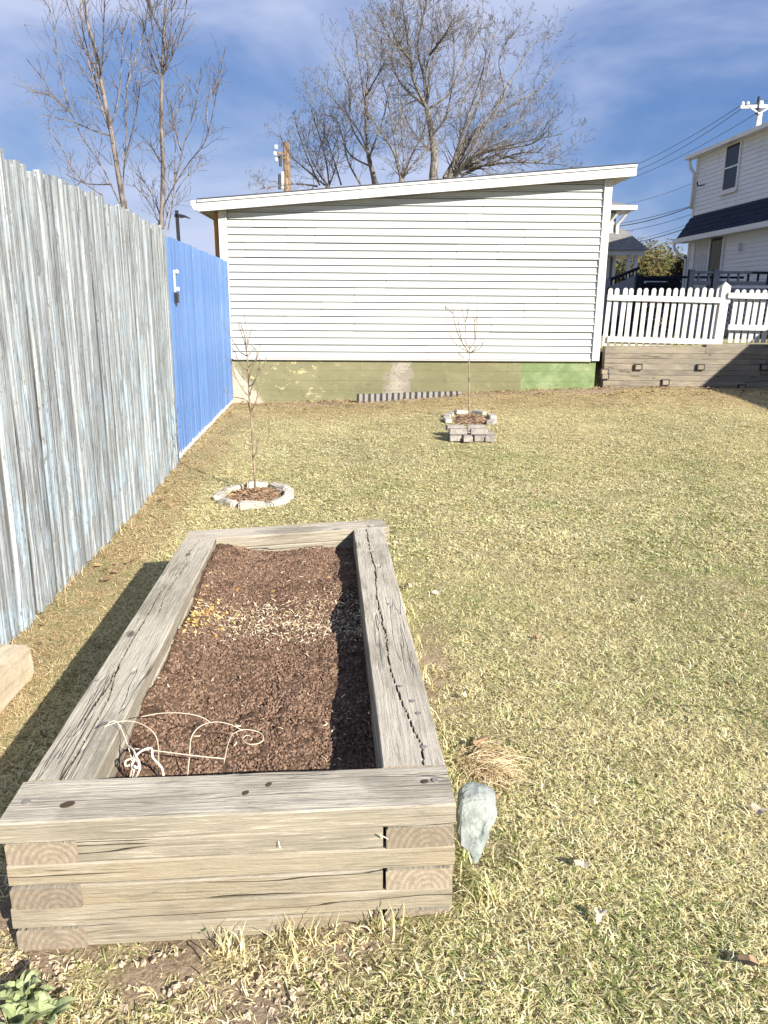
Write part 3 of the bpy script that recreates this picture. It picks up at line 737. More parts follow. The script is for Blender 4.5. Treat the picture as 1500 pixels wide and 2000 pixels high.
def rough_block(name, lx, ly, lz, mat, seed, amp=.004, sub=3, bev=.012):
    bm = bmesh.new(); bmesh.ops.create_cube(bm, size=1)
    for v in bm.verts: v.co = Vector((v.co.x*lx, v.co.y*ly, (v.co.z+.5)*lz))
    bmesh.ops.bevel(bm, geom=list(bm.edges), offset=bev, segments=2, affect='EDGES')
    bmesh.ops.subdivide_edges(bm, edges=[e for e in bm.edges if e.calc_length() > min(lx,ly,lz)*.5], cuts=sub, use_grid_fill=True)
    for v in bm.verts: v.co += Vector([amp*mnoise.noise(v.co*22+Vector((seed+q*9, seed, q))) for q in range(3)])
    return bm_mesh(bm, name, mat)
me = rough_block('block', .17, .85, .15, M['sandblock'], 3, .006, 4, .015)
o = inst(me, 'wood_block', None, (-1.485, 2.42, gz(-1.4,2.4)-.005), (0, 0, math.radians(1.5))); tag(o, 'pale sand coloured timber offcut lying between the bed and grey fence', 'block')

# ------------------------------------------------------------------ board fences
def board_mesh(w, h, t, peak, seed, mat, top='point'):
    m = MB(); R = random.Random(seed); n = 6
    # eased vertical profile with a shallow rounded face
    cs = [(-w/2, 0), (-w/2+.004, t*.55), (-w*.22, t*1.0), (w*.2, t*1.03), (w/2-.004, t*.55), (w/2, 0)]
    xs_ = [c[0] for c in cs]
    zs = [0, h*.25, h*.5, h*.75, h-peak-.02, h-peak]
    def tz(x, zz):
        if zz < h-peak+1e-6 and zz != h-peak: return zz
        if top == 'point': return h - peak*min(1, abs(x)/(w*.5))**1.3
        return h
    K = len(cs); vs = []
    for zi, zz in enumerate(zs):
        for x, d in cs:
            z2 = tz(x, zz) if zi == len(zs)-1 else zz
            vs.append((d+.003*nz(zz, seed, 0, 2), x+.004*nz(zz, seed, 7, 1.2), z2))
    fs = [(j*K+k, j*K+k+1, (j+1)*K+k+1, (j+1)*K+k) for j in range(len(zs)-1) for k in range(K-1)]
    o = len(vs); vs += [(-.002, v[1], v[2]) for v in vs]
    fs += [(o+j*K+k+1, o+j*K+k, o+(j+1)*K+k, o+(j+1)*K+k+1) for j in range(len(zs)-1) for k in range(K-1)]
    J = (len(zs)-1)*K
    fs += [(J+k, J+k+1, o+J+k+1, o+J+k) for k in range(K-1)]
    for e in (0, K-1):
        fs += [(j*K+e, (j+1)*K+e, o+(j+1)*K+e, o+j*K+e) if e == 0 else (j*K+e, o+j*K+e, o+(j+1)*K+e, (j+1)*K+e) for j in range(len(zs)-1)]
    m.v = vs; m.f = fs; return m.build('board', mat, mesh_only=True)
FD = Vector((-.0632, .998, 0)); FRZ = math.atan2(FD.y, FD.x) - math.pi/2
gf = empty('board_fence', (fence_x(1.6), 1.6, 0), FRZ, 'tall weathered grey board fence with flaking pale paint and pointed tops', 'fence')
bf = empty('board_fence', (fence_x(6.95), 6.95, .01), FRZ, 'blue painted board fence panel between the grey fence and the shed', 'fence')
rf = random.Random(11); s = -.1; i = 0; bw = .112
protos = [board_mesh(.090, 2.07, .026, .06, k, M['board']) for k in range(9)]
while s < 5.36:
    w = rf.uniform(.93, 1.06); g = 0
    o = inst(protos[rf.randrange(9)], 'board', gf, (rf.uniform(-.006, .008), s, rf.uniform(-.013, .013)), (rf.uniform(-.006,.006), 0, rf.uniform(-.05, .05)), (rf.uniform(.8, 1.3), w, 1.02+rf.uniform(-.006, .006)))
    s += .0915*w+.0045
    i += 1
    y = 1.6+s*.998
    if abs(y-4.28) < .06: s += .012; o.rotation_euler.x = -.007
    if abs(y-5.74) < .06: s += .016
for z in (.45, 1.05, 1.75):
    m = MB(); m.box((-.06, -.1, z), (-.02, 5.36, z+.09)); m.build('rail', M['board'], gf)
for y in (.2, 2.68, 4.14, 5.30):
    m = MB(); m.box((-.16, y-.045, -.3), (-.062, y+.045, 1.95)); m.build('post', M['board'], gf)
bprotos = [board_mesh(.125, 1.95, .012, .012, 50+k, M['blue']) for k in range(5)]
s = .06; 
while s < 3.98:
    w = rf.uniform(.97, 1.03); z0 = gz(fence_x(6.95+s), 6.95+s)+.02
    o = inst(bprotos[rf.randrange(5)], 'board', bf, (rf.uniform(-.002, .003), s, z0-.01), (0, 0, rf.uniform(-.015, .015)), (1, w, (2.045-z0+rf.uniform(-.008,.008))/1.95))
    s += .1255*w+.001
for z in (.45, 1.05, 1.7):
    m = MB(); m.box((-.06, 0, z), (-.02, 4.0, z+.09)); m.build('rail', M['board'], bf)
for y in (.1, 2.1, 3.9):
    m = MB(); m.box((-.16, y-.045, -.3), (-.062, y+.045, 1.9)); m.build('post', M['board'], bf)
m = MB(); m.box((-.02, -.01, 0), (.018, .03, 2.04)); m.build('end_board', M['board'], bf)
def atFence(x, y, off=0):
    r = ray(x, y); n_ = Vector((.998, .0632, 0)); P0 = Vector((-1.665, 3.068, 0))+n_*off
    return CC + r*((P0-CC).dot(n_)/r.dot(n_))
br = empty('latch', atFence(340, 545, .012), FRZ, 'small pale metal gate latch with a dark hasp high on the blue fence', 'latch')
m = MB(); m.box((0, -.028, -.115), (.010, .028, .08)); m.build('plate', plain('pale_blue_grey_metal', (.40,.48,.56), .5, .3), br)
m = MB(); m.box((.005, .07, .055), (.02, .13, .085)); m.build('keeper', M['ceramic'], br)
m = MB(); m.box((.005, .07, -.10), (.02, .13, -.068)); m.build('keeper', M['ceramic'], br)
m = MB(); m.box((.002, -.04, -.21), (.03, .03, -.118)); m.build('hasp', M['black'], br)

# ------------------------------------------------------------------ shed
shed = empty('shed', (-2.25, 11.0, 0), math.radians(1.1), 'white vinyl sided shed with low sloping roof and olive painted foundation', 'shed')
RA = math.radians(1.1); SO = Vector((-2.25, 11.0, 0)); SX = Vector((math.cos(RA), math.sin(RA), 0)); SYv = Vector((-math.sin(RA), math.cos(RA), 0))
def atShed(x, y, off=0):                              # point on the front wall plane -> local (x, z)
    r = ray(x, y); P0 = SO + SYv*off; t = (P0-CC).dot(SYv)/r.dot(SYv); p = CC+r*t-SO
    return p.dot(SX), p.z
SW = 5.28
zl = atShed(427, 412)[1]; xr, zr = atShed(1190, 350)
sl = (zr-zl)/xr
def rz(x): return zl + .0 + sl*x                       # underside of rake at the wall
zb0 = atShed(455, 699)[1]; zb1 = atShed(1160, 703)[1]
zbm = (zb0+zb1)/2
rows = int((rz(SW)-zbm)/.19)+1; RH = .193
print('shed', zl, zr, zb0, zb1, rows, SW, xr)
seams_px = [(496,417),(617,445),(561,472),(481,498),(945,397),(913,423),(1026,455),(973,478),(892,503),(842,528),(755,556),(693,586),(629,610),(561,636),(501,661),(1150,560),(1087,590),(1023,615),(959,641),(836,692),(693,640)]
seams = [[] for _ in range(rows)]
for x, y in seams_px:
    a, z = atShed(x, y); k = int((z-zbm)/RH)
    if 0 <= k < rows: seams[k].append(a)
core = MB(); d0 = .02                                   # body of the shed behind the siding
x0, x1 = .02, SW-.02
core.add([(x0,d0,zbm),(x1,d0,zbm),(x1,3.6,zbm),(x0,3.6,zbm),(x0,d0,rz(x0)),(x1,d0,rz(x1)),(x1,3.6,rz(x1)),(x0,3.6,rz(x0))], [(0,3,2,1),(4,5,6,7),(0,1,5,4),(1,2,6,5),(2,3,7,6),(3,0,4,7)])
core.build('wall', M['siding'], shed)
XL, XR = .115, SW-.115
for k in range(rows):
    zb = zbm + k*RH
    cuts = sorted([XL] + [s_ for s_ in seams[k] if XL+.15 < s_ < XR-.15] + [XR])
    for ci, (a, b) in enumerate(zip(cuts, cuts[1:])):
        if rz(b) <= zb+.01: continue
        a = max(a, (zb+.012-rz(0))/sl) if rz(a) < zb+.01 else a
        if b-a < .05: continue
        pr = []
        h2 = RH/2; pd = .0055*ci
        for hh in range(2):
            b0 = hh*h2
            pr += [(-.002, b0+.004), (-.034-pd, b0+.001), (-.035-pd, b0+.006), (-.021-pd, b0+.026), (-.017-pd, b0+h2-.014), (-.002-pd, b0+h2-.001)]
        nx = max(2, int((b-a)/.12)); vs = []; K = len(pr)
        for i in range(nx+1):
            x = a+(b-a)*i/nx + (0.0 if i < nx else .006)
            for q, (dy, dz) in enumerate(pr):
                wob = .0012*nz(x, zb+dz, 1, 3.0) + .0007*nz(x, zb, 5, 11)
                z = min(zb+dz, rz(x)-.002)
                vs.append((x, dy+wob, z+.001*nz(x, k, 3, .8)))
        fs = [(i*K+q, (i+1)*K+q, (i+1)*K+q+1, i*K+q+1) for i in range(nx) for q in range(K-1)]
        mm = MB(); mm.v = vs; mm.f = fs; mm.build('siding_panel', M['siding'], shed)
for xa, xb in ((0, .11), (SW-.11, SW)):
    m = MB(); n = 8
    m.add([(xa,-.046,zbm-.01),(xb,-.046,zbm-.01),(xb,.02,zbm-.01),(xa,.02,zbm-.01),(xa,-.046,rz(xa)-.004),(xb,-.046,rz(xb)-.004),(xb,.02,rz(xb)-.004),(xa,.02,rz(xa)-.004)], [(0,3,2,1),(4,5,6,7),(0,1,5,4),(1,2,6,5),(2,3,7,6),(3,0,4,7)])
    rx0, rx1 = (xb-.022, xb-.004) if xa == 0 else (xa+.004, xa+.022)
    m.add([(rx0,-.056,zbm-.01),(rx1,-.056,zbm-.01),(rx1,-.045,zbm-.01),(rx0,-.045,zbm-.01),(rx0,-.056,rz(xa)-.01),(rx1,-.056,rz(xb)-.01),(rx1,-.045,rz(xb)-.01),(rx0,-.045,rz(xa)-.01)], [(0,3,2,1),(4,5,6,7),(0,1,5,4),(1,2,6,5),(2,3,7,6),(3,0,4,7)])
    m.build('corner_trim', M['trim'], shed)
m = MB(); m.box((XL, -.04, zbm-.022), (XR, -.002, zbm-.002)); m.build('starter_strip', M['soffit'], shed)
m = MB(); m.box((-.085, .06, zbm-.2), (-.004, .9, rz(0)-.02)); m.build('side_boarding', M['shed_wood'], shed)
# foundation boards, thin recessed joints
fb = zbm-.025; bh = .142
for k in range(6):
    zt = fb-k*bh
    cs = [.02] + ([1.9+.4*(k%2), 3.1+.9*((k+1)%2)] if k < 5 else []) + [SW-.03]
    for a, b in zip(cs, cs[1:]):
        m = MB(); m.box((a+.0012, .004+rf.uniform(0,.003), zt-bh+.0018), (b-.0012, .05, zt)); m.build('foundation_board', M['found'], shed)
m = MB(); m.box((.03, .012, -.3), (SW-.04, .2, fb-.003)); m.build('foundation', M['found'], shed)
# roof: rake fascia towards the camera, soffit, deck; the fascia stands .2 in front of the wall
OVF, OVL, OVR = .20, .235, .255
def rq(x, off): return rz(x)+off
def slab(xa, xb, ya, yb, o0, o1, mat, name, par=None):
    m = MB(); m.add([(xa,ya,rq(xa,o0)),(xb,ya,rq(xb,o0)),(xb,yb,rq(xb,o0)),(xa,yb,rq(xa,o0)),(xa,ya,rq(xa,o1)),(xb,ya,rq(xb,o1)),(xb,yb,rq(xb,o1)),(xa,yb,rq(xa,o1))], [(0,3,2,1),(4,5,6,7),(0,1,5,4),(1,2,6,5),(2,3,7,6),(3,0,4,7)])
    return m.build(name, mat, par or shed)
roof = slab(-OVL, SW+OVR, -OVF-.02, 3.9, .13, .147, M['asphalt_roof'], 'roof')
slab(-OVL+.02, SW+OVR-.02, -OVF+.006, 3.85, .0, .012, M['soffit'], 'soffit', roof)
slab(-OVL+.02, SW+OVR-.02, -OVF+.03, 3.85, .02, .127, M['shed_wood'], 'rafters', roof)
xsplit = [-OVL+.0, 1.9, 3.75, SW+OVR]
for i, (a, b) in enumerate(zip(xsplit, xsplit[1:])):
    slab(a+.001, b-.001, -OVF-.004-.003*(i%2), -OVF+.004, -.012, .127, M['trim'], 'fascia', roof)
slab(-OVL, SW+OVR, -OVF-.022, -OVF-.008, 0.10, .129, M['trim'], 'drip_edge', roof)
m = MB(); g_ = rq(-OVL, 0)
m.add([(-OVL-.002,-OVF,g_+.0),(-OVL-.002,-OVF,g_+.13),(-OVL-.09,-OVF,g_+.12),(-OVL-.085,-OVF,g_+.06),(-OVL-.05,-OVF,g_+.01),
       (-OVL-.002,3.8,g_+.0),(-OVL-.002,3.8,g_+.13),(-OVL-.09,3.8,g_+.12),(-OVL-.085,3.8,g_+.06),(-OVL-.05,3.8,g_+.01)],
      [(0,1,2,3,4),(9,8,7,6,5),(0,4,9,5),(4,3,8,9),(3,2,7,8),(2,1,6,7),(1,0,5,6)]); m.build('gutter', M['trim'], roof)

# striped edging blocks along the foundation
edme = rough_block('edging_block', .158, .06, .13, M['stripe'], 5, .003, 2, .006)
ordn = ['leftmost', 'second from left', 'third from left', 'fourth from left', 'fifth from left', 'sixth from left', 'seventh from left', 'eighth from left', 'rightmost']
for i in range(9):
    p = SO + SX*(1.93+i*.163) + SYv*(-.24+.006*nz(i,0,0,2))
    z = gz(p.x, p.y)-.012-.007*i
    o = inst(edme, 'edging_block', None, (p.x, p.y, z), (rf.uniform(-.03,.03), 0, RA+rf.uniform(-.04,.04)))
    tag(o, ordn[i]+' of the nine dark striped edging blocks along the shed foundation', 'edging block', 'striped edging blocks along the shed foundation')

# ------------------------------------------------------------------ rings of stones, brick pile, saplings
edges = [rough_block('edging_stone', .20, .085, .085, M['edger'], 20+k, .012, 2, .014) for k in range(3)]
cx, cy = -1.005, 5.80; names8 = ['right side', 'back right', 'back', 'back left', 'left side', 'front left', 'front', 'front right']
for i in range(8):
    a = 2*math.pi*i/8 + .12; x = cx+.265*math.cos(a); y = cy+.32*math.sin(a)
    o = inst(edges[i%3], 'edging_stone', None, (x, y, gz(x,y)-.02), (rf.uniform(-.1,.1), rf.uniform(-.08,.08), math.atan2(.32*math.cos(a), -.265*math.sin(a))+rf.uniform(-.1,.1)), (rf.uniform(.8,1.05),rf.uniform(.75,1),rf.uniform(.6,.85)))
    tag(o, 'pale rough edging stone at the %s of the ring round the near sapling' % names8[i], 'edging stone', 'edging stones round the near sapling')
def litter(cx, cy, rx, ry, name, label, seed):
    m = MB(); m.v = [(cx, cy, gz(cx,cy)+.035)]; n = 16
    for k in range(1, 4):
        for i in range(n):
            a = 6.283*i/n; x = cx+rx*k/3*math.cos(a); y = cy+ry*k/3*math.sin(a); m.v.append((x, y, gz(x,y)+.035-.010*k))
    for i in range(n): m.f.append((0, 1+i, 1+(i+1)%n))
    for k in range(2):
        for i in range(n): m.f.append((1+k*n+i, 1+(k+1)*n+i, 1+(k+1)*n+(i+1)%n, 1+k*n+(i+1)%n))
    mm = bit_mat('mulch', (.17,.10,.06), (.34,.23,.145)); 
    ob = m.build('mulch_bed', M['ground'], kind='stuff'); fattr(ob.data, 'dirt', [1]*len(m.v)); tag(ob, label+' earth')
    me = m.build(name, mm, mesh_only=True); fattr(me, 'dens', [1]*len(me.vertices))
    ps = []
    for q in range(4):
        x = MB(); l = .02+.006*q; x.add([(-l,0,0),(0,l*.45,.008),(l,0,.002),(0,-l*.45,.006)], [(0,1,2),(0,2,3)]); ps.append(x.build('chip', mm, mesh_only=True))
    scatter(name, me, source(name+'_chips', ps), 2600, .4, 1.1, .7, seed, label)
litter(cx, cy, .22, .27, 'leaf_mulch', 'brown leaf mulch inside the near stone ring', 81)
cx2, cy2 = .985, 8.87
pv = [rough_block('paver', .20, .10, .06, M['paver'], 40+k, .004, 2, .007) for k in range(3)]
far_lab = ['right side', 'back right', 'back', 'back left', 'left side', 'front left', 'front', 'front right']
for i in (0,1,2,3,4,7):
    a = 2*math.pi*i/8 + .2; x = cx2+.27*math.cos(a); y = cy2+.42*math.sin(a)
    o = inst(pv[i%3], 'paver', None, (x, y, gz(x,y)+.002), (rf.uniform(-.1,.1), rf.uniform(-.1,.1), math.atan2(.42*math.cos(a), -.27*math.sin(a))), (.85,.8,.75))
    tag(o, 'grey paver at the %s of the ring round the far sapling' % far_lab[i], 'paver', 'pavers round the far sapling')
litter(cx2, cy2, .2, .34, 'leaf_mulch', 'brown mulch inside the far stone ring', 91)
bp = empty  # pile of loose grey bricks in front of the far ring
pz = gz(.9, 7.9)+.002; rw = .065
pile = [(.735,7.93,0,0,'front left of the bottom layer'),(.86,7.93,0,1.5,'second from left of bottom row'),(.985,7.93,0,0,'third from left of bottom row'),(1.09,7.95,0,1.5,'right end of the bottom layer'),
        (.735,8.13,0,0,'back left of the bottom layer'),(.93,8.16,0,0.05,'back middle of the bottom layer'),(1.09,8.16,0,0,'back right of the bottom layer'),
        (.76,7.95,1,.04,'front left of the top layer'),(.98,7.96,1,-.05,'front right of the top layer'),(.75,8.17,1,.1,'back left of the top layer'),(.97,8.2,1,0,'back right of the top layer')]
bkm = [rough_block('brick', .188, .095, .058, M['brick'], 60+k, .003, 1, .006) for k in range(3)]
for i, (x, y, lv, r, lb) in enumerate(pile):
    sx = .62 if (lv == 0 and r != 1.5) else (.95 if lv else 1)
    sc = (sx, 1, 1)
    o = inst(bkm[i%3], 'brick', None, (x-.015, y-.17, pz+lv*rw), (0, 0, r + rf.uniform(-.06,.06)), sc)
    tag(o, 'loose grey brick, %s of the pile by the far sapling' % lb, 'brick', 'loose bricks piled before the far sapling')

RT = [.0015]
def grow(m, p, d, L_, r, lvl, R, up=.25, spread=.6, nmin=3, nmax=6, seg=5, sides=4, wig=.12):
    pts = [p.copy()]; rad = [r]; dd = d.normalized()
    kids = []
    for i in range(seg):
        dd = (dd + Vector((R.gauss(0,wig), R.gauss(0,wig), R.gauss(0,wig)+up*.12))).normalized()
        p = p + dd*(L_/seg); pts.append(p.copy()); rad.append(max(r*(1-.85*(i+1)/seg), r*.15, RT[0])); kids.append((p.copy(), dd.copy(), rad[-1], (i+1)/seg))
    m.tube(pts, rad, sides if lvl > 1 else 3, cap=False)
    if lvl <= 0: return
    for _ in range(R.randint(nmin, nmax)):
        q, qd, qr, t = kids[R.randrange(0, len(kids))]
        ax = qd.orthogonal().normalized(); ax = Matrix.Rotation(R.uniform(0, 6.283), 3, qd) @ ax
        nd = (qd*math.cos(spread*R.uniform(.6,1.3)) + ax*math.sin(spread*R.uniform(.6,1.3)) + Vector((0,0,up*.5))).normalized()
        grow(m, q, nd, L_*R.uniform(.42,.68)*(1-.35*t), max(qr*.6, r*.22), lvl-1, R, up, spread, nmin, nmax, max(3, seg-1), sides, wig)
def limb(m, P, r0, r1, R, twigs, tl, lvl=1, sides=6, up=.25, spread=.7, start=.15, tr=.35, nmin=2, nmax=4, rmin=.002, wig=.12):
    pts = smooth_path(P, 5); n = len(pts); rad = [r0+(r1-r0)*(i/(n-1))**.8 for i in range(n)]
    m.tube(pts, rad, sides, cap=False)
    for _ in range(twigs):
        t = start+(1-start)*R.random(); i = min(n-2, int(t*(n-1))); d = (pts[i+1]-pts[i]).normalized()
        ax = Matrix.Rotation(R.uniform(0,6.283), 3, d) @ d.orthogonal().normalized()
        a = spread*R.uniform(.6,1.3); nd = d*math.cos(a)+ax*math.sin(a)+Vector((0,0,up*.4))
        grow(m, pts[i], nd, tl*R.uniform(.5,1.15)*(1.15-.5*t), max(rad[i]*tr, rmin), lvl, R, up, spread, nmin, nmax, 4, 4, wig)
def P2(px, Y0, R, dy=.0):
    return [atY(x, y, Y0+dy*(i/max(1,len(px)-1))*1.0) for i, (x, y) in enumerate(px)]

# near sapling
def sapling(loc, label, limbs, trunk, Y0, s=1):
    o = empty('sapling', loc, 0, label, 'sapling', 'saplings planted in stone rings'); R = random.Random(5)
    m = MB(); pts = smooth_path([atY(x, y, Y0) for x, y in trunk], 4); pts[0].z = gz(loc[0], loc[1])-.01
    n = len(pts); m.tube([p-o.location for p in pts], [s*(.0095-.0078*(i/(n-1))) for i in range(n)], 8); m.build('trunk', M['sapling'], o, True)
    for L_ in limbs:
        m = MB(); dy = R.uniform(-.22, .22)
        P = [atY(x, y, Y0+dy*i/(len(L_)-1))-o.location for i, (x, y) in enumerate(L_)]
        pts = smooth_path(P, 4); n = len(pts); m.tube(pts, [s*(.0048-.0032*(i/(n-1))) for i in range(n)], 5)
        for q in range(2):
            i = R.randrange(n//2, n-1); d = (pts[i+1]-pts[i]).normalized()+Vector((R.uniform(-.7,.7), R.uniform(-.5,.5), .3))
            m.tube([pts[i], pts[i]+d*.03*s, pts[i]+d*.055*s+Vector((0,0,.012))], [.0022*s, .002*s, .0012*s], 4)
        m.build('branch', M['sapling'], o, True)
def c8(pts): return [(380+x*.21, 600+y*.21) for x, y in pts]
sapling((-1.012, 5.85, 0), 'leafless sapling with many upswept branches in the near stone ring by the blue fence',
    [c8(p) for p in ([(515,960),(500,890),(460,855),(330,825),(270,770)], [(515,960),(560,910),(585,800),(575,700)], [(510,830),(460,780),(380,640),(350,540)], [(515,820),(530,750),(570,660),(640,560),(678,430)],
    [(505,740),(560,690),(600,560),(612,430)], [(500,700),(440,640),(385,560),(345,520)], [(510,650),(540,560),(590,450),(612,290)], [(505,600),(450,560),(400,480),(365,380)], [(500,560),(560,500),(590,440),(562,390)],
    [(497,460),(420,410),(340,280),(290,195)], [(480,400),(465,320),(432,230),(398,135)], [(490,460),(540,400),(560,395)], [(480,380),(500,330),(520,190)], [(475,340),(465,260),(430,150)], [(540,1400),(575,1340),(575,1180)], [(515,960),(550,990),(530,1040)])],
    c8([(568,1760),(556,1500),(545,1350),(525,1000),(505,800),(500,560),(485,420),(490,300),(478,190),(462,60)]), 5.85)
def c6(pts): return [(680+x*.3467, 560+y*.3467) for x, y in pts]
sapling((.985, 8.85, gz(.985,8.85)), 'thin leafless sapling with goblet shaped top in the far paver ring by the shed',
    [c6(p) for p in ([(683,372),(600,315),(560,230),(548,110)], [(683,372),(640,310),(610,240),(590,140),(588,100)], [(683,350),(660,300),(658,200),(632,100)], [(683,350),(715,300),(725,180),(732,55)], [(660,200),(672,150),(676,95)],
    [(590,150),(555,120),(560,112)], [(683,372),(740,350),(765,310)], [(650,400),(625,380)], [(640,310),(625,230),(622,170)], [(715,300),(712,230),(710,170)], [(690,372),(715,350),(722,340)])],
    c6([(683,765),(682,600),(681,450),(683,380),(684,305)]), 8.85, 1.2)

# ------------------------------------------------------------------ retaining wall, picket fence
rw_ = empty('retaining_wall', (3.15, 11.3, 0), 0, 'weathered stacked timber retaining wall below the white picket fence', 'retaining wall')
RY = 11.3
edges_z = [.93, .835, .76, .685, .60, .525, .445, .37, .295, .20, .12]
for k, (zt, zb) in enumerate(zip(edges_z, edges_z[1:])):
    cuts = [3.17, 3.17+rf.uniform(1.6,2.6), 3.17+rf.uniform(3.2, 4.4), 8.4]
    if k == 0: cuts = [3.17, 4.62, 8.4]
    for a, b in zip(cuts, cuts[1:]):
        yy = RY + rf.uniform(0,.012) - k*.006
        z_up = .045*(a > 4.5 and k == 0)
        o = timber('timber', (a+.003, yy+.07), (b-.003, yy+.07), .14, zt-zb-.003+z_up, M['timber_ret'], rw_, zt+z_up, seed=k*3+int(a*9)); o.location -= rw_.location
for x, y in ((1247,717),(1369,717),(1181,726),(1300,747),(1449,757),(1493,717),(1182,735)):
    p = atY(x, y, RY-.045); m = MB(); m.box((-.040,.0,-.03), (.040,.12,.03)); o = m.build('tie_end', M['end'], rw_); o.location = Vector((p.x, RY-.055, p.z))-rw_.location
    m = MB(); m.box((-.056,-.010,-.043), (.056,.02,.043)); q = m.build('recess_shade', M['black'], rw_); q.location = Vector((p.x, RY-.043, p.z))-rw_.location  # black plate painting in the shade of the recess round each tie end
pf = empty('picket_fence', (3.2, 11.4, .93), 0, 'white picket fence with rounded tops above the timber retaining wall', 'fence')
def picket_mesh(h, w=.062, t=.02):
    n = 6; pts = [(-w/2,0),(w/2,0),(w/2,h-w*.5)] + [(w/2*math.cos(math.pi*i/n), h-w*.5+w*.5*math.sin(math.pi*i/n)) for i in range(1,n)] + [(-w/2,h-w*.5)]
    m = MB(); m.prism(pts, t, Matrix(((1,0,0,0),(0,0,-1,t/2),(0,1,0,0),(0,0,0,1)))); return m.build('picket', M['white'], mesh_only=True)
PY = 11.36
pm = picket_mesh(.80); t_top = [atY(1190+i*14.15, 562, PY) for i in range(17)]
for p in t_top:
    b = atY(0, 0, PY)
    o = inst(pm, 'picket', pf, Vector((p.x+rf.uniform(-.004,.004), PY+.026, p.z-.80+rf.uniform(-.006,.006)))-pf.location, (0, rf.uniform(.02,.05), 0))
for (ya, yb, h) in ((580, 587, .075), (661, 668, .075)):
    a = atY(1186, ya+1, PY); b = atY(1425 if ya < 600 else 1408, yb, PY)
    m = MB(); m.bar(a-pf.location-Vector((0,.008,0)), b-pf.location-Vector((0,.008,0)), .035, h); m.build('rail', M['white'], pf)
m = MB(); a = atY(1419, 556, PY); b = atY(1400, 680, PY)
w = .06
m.add([Vector((b.x-w, PY-.02, b.z))-pf.location, Vector((b.x+w, PY-.02, b.z))-pf.location, Vector((b.x+w, PY+.1, b.z))-pf.location, Vector((b.x-w, PY+.1, b.z))-pf.location,
       Vector((a.x-w, PY-.02, a.z-.02))-pf.location, Vector((a.x+w, PY-.02, a.z-.02))-pf.location, Vector((a.x+w, PY+.1, a.z-.02))-pf.location, Vector((a.x-w, PY+.1, a.z-.02))-pf.location,
       Vector((a.x, PY+.04, a.z+.04))-pf.location], [(0,3,2,1),(0,1,5,4),(1,2,6,5),(2,3,7,6),(3,0,4,7),(4,5,8),(5,6,8),(6,7,8),(7,4,8)])
m.build('post', M['white'], pf)
m = MB(); p = atY(1183, 560, PY); m.box(Vector((p.x-.10, PY-.02, .93))-pf.location, Vector((p.x-.02, PY+.05, 1.72))-pf.location); m.build('post', M['white'], pf)
pm2 = picket_mesh(.74)
for i in range(16):
    p = atY(1439+i*13.3, 565+i*.15, PY); o = inst(pm2, 'picket', pf, Vector((p.x, PY+.026, p.z-.74))-pf.location, (0, rf.uniform(.02,.05), 0))
for ya, yb in ((577, 577), (639, 639)):
    a = atY(1422, ya, PY-.04); b = atY(1660, yb+5, PY-.04); m = MB(); m.bar(a-pf.location, b-pf.location, .035, .075); m.build('rail', M['white'], pf)

# ------------------------------------------------------------------ white house on the right, decks
HV = Vector((-.0696, .9976, 0)); HRZ = math.radians(3.99)
hx, hy = 8.98, 24.0
H = empty('house', (hx, hy, .85), HRZ, 'two storey white sided house with navy shingle skirt roof between its storeys', 'house')
# local: x right (away from the yard), y depth; wall face at x = 0, from y = 0 (far corner) towards the camera
HN = Vector((.9976, .0696, 0))
def atH(x, y, off=0):
    r = ray(x, y); P0 = Vector((hx, hy, 0))+HN*off; p = CC+r*((P0-CC).dot(HN)/r.dot(HN)) - Vector((hx, hy, .85)); return p.dot(HV), p.z
YN = -9.0
zev = atH(1350, 312)[1]; zsk = atH(1338, 434)[1]; 
print('house eave', zev, 'skirt', zsk, atH(1322,445,-.5), atH(1420,290), atH(1445,283), atH(1412,375), atH(1362,470), atH(1418,455), atH(1357,560), atH(1475,200))
def lap_wall(y0, y1, z0, z1, course=.112, x=0, name='siding'):
    m = MB(); n = int((z1-z0)/course)
    for k in range(n+1):
        a = z0+k*course; b = min(a+course, z1)
        if b-a < .01: continue
        m.add([(x-.020,y0,a),(x-.020,y1,a),(x-.004,y1,b),(x-.004,y0,b)], [(0,1,2,3)])
        m.add([(x,y0,a),(x,y1,a),(x-.020,y1,a),(x-.020,y0,a)], [(0,1,2,3)])
    return m
m = MB(); m.box((0, YN, 0), (9, 0, zsk+.3)); m.build('lower_wall', M['house_siding'], H)
m = MB(); m.box((.002, YN, zsk+.3), (9, 0, zev)); m.build('upper_wall', M['house_siding'], H)
lo = lap_wall(YN, -.1, 0, zsk-.55).build('siding', M['house_siding'], H, kind='stuff')
up = lap_wall(YN, -.1, zsk+.02, zev-.02).build('siding', M['house_siding'], H, kind='stuff')
m = MB(); m.box((-.035, -.1, 0), (.05, .012, zsk-.6)); m.build('corner_trim', M['house_trim'], H)
m = MB(); m.box((-.035, -.1, zsk), (.05, .012, zev)); m.build('corner_trim', M['house_trim'], H)
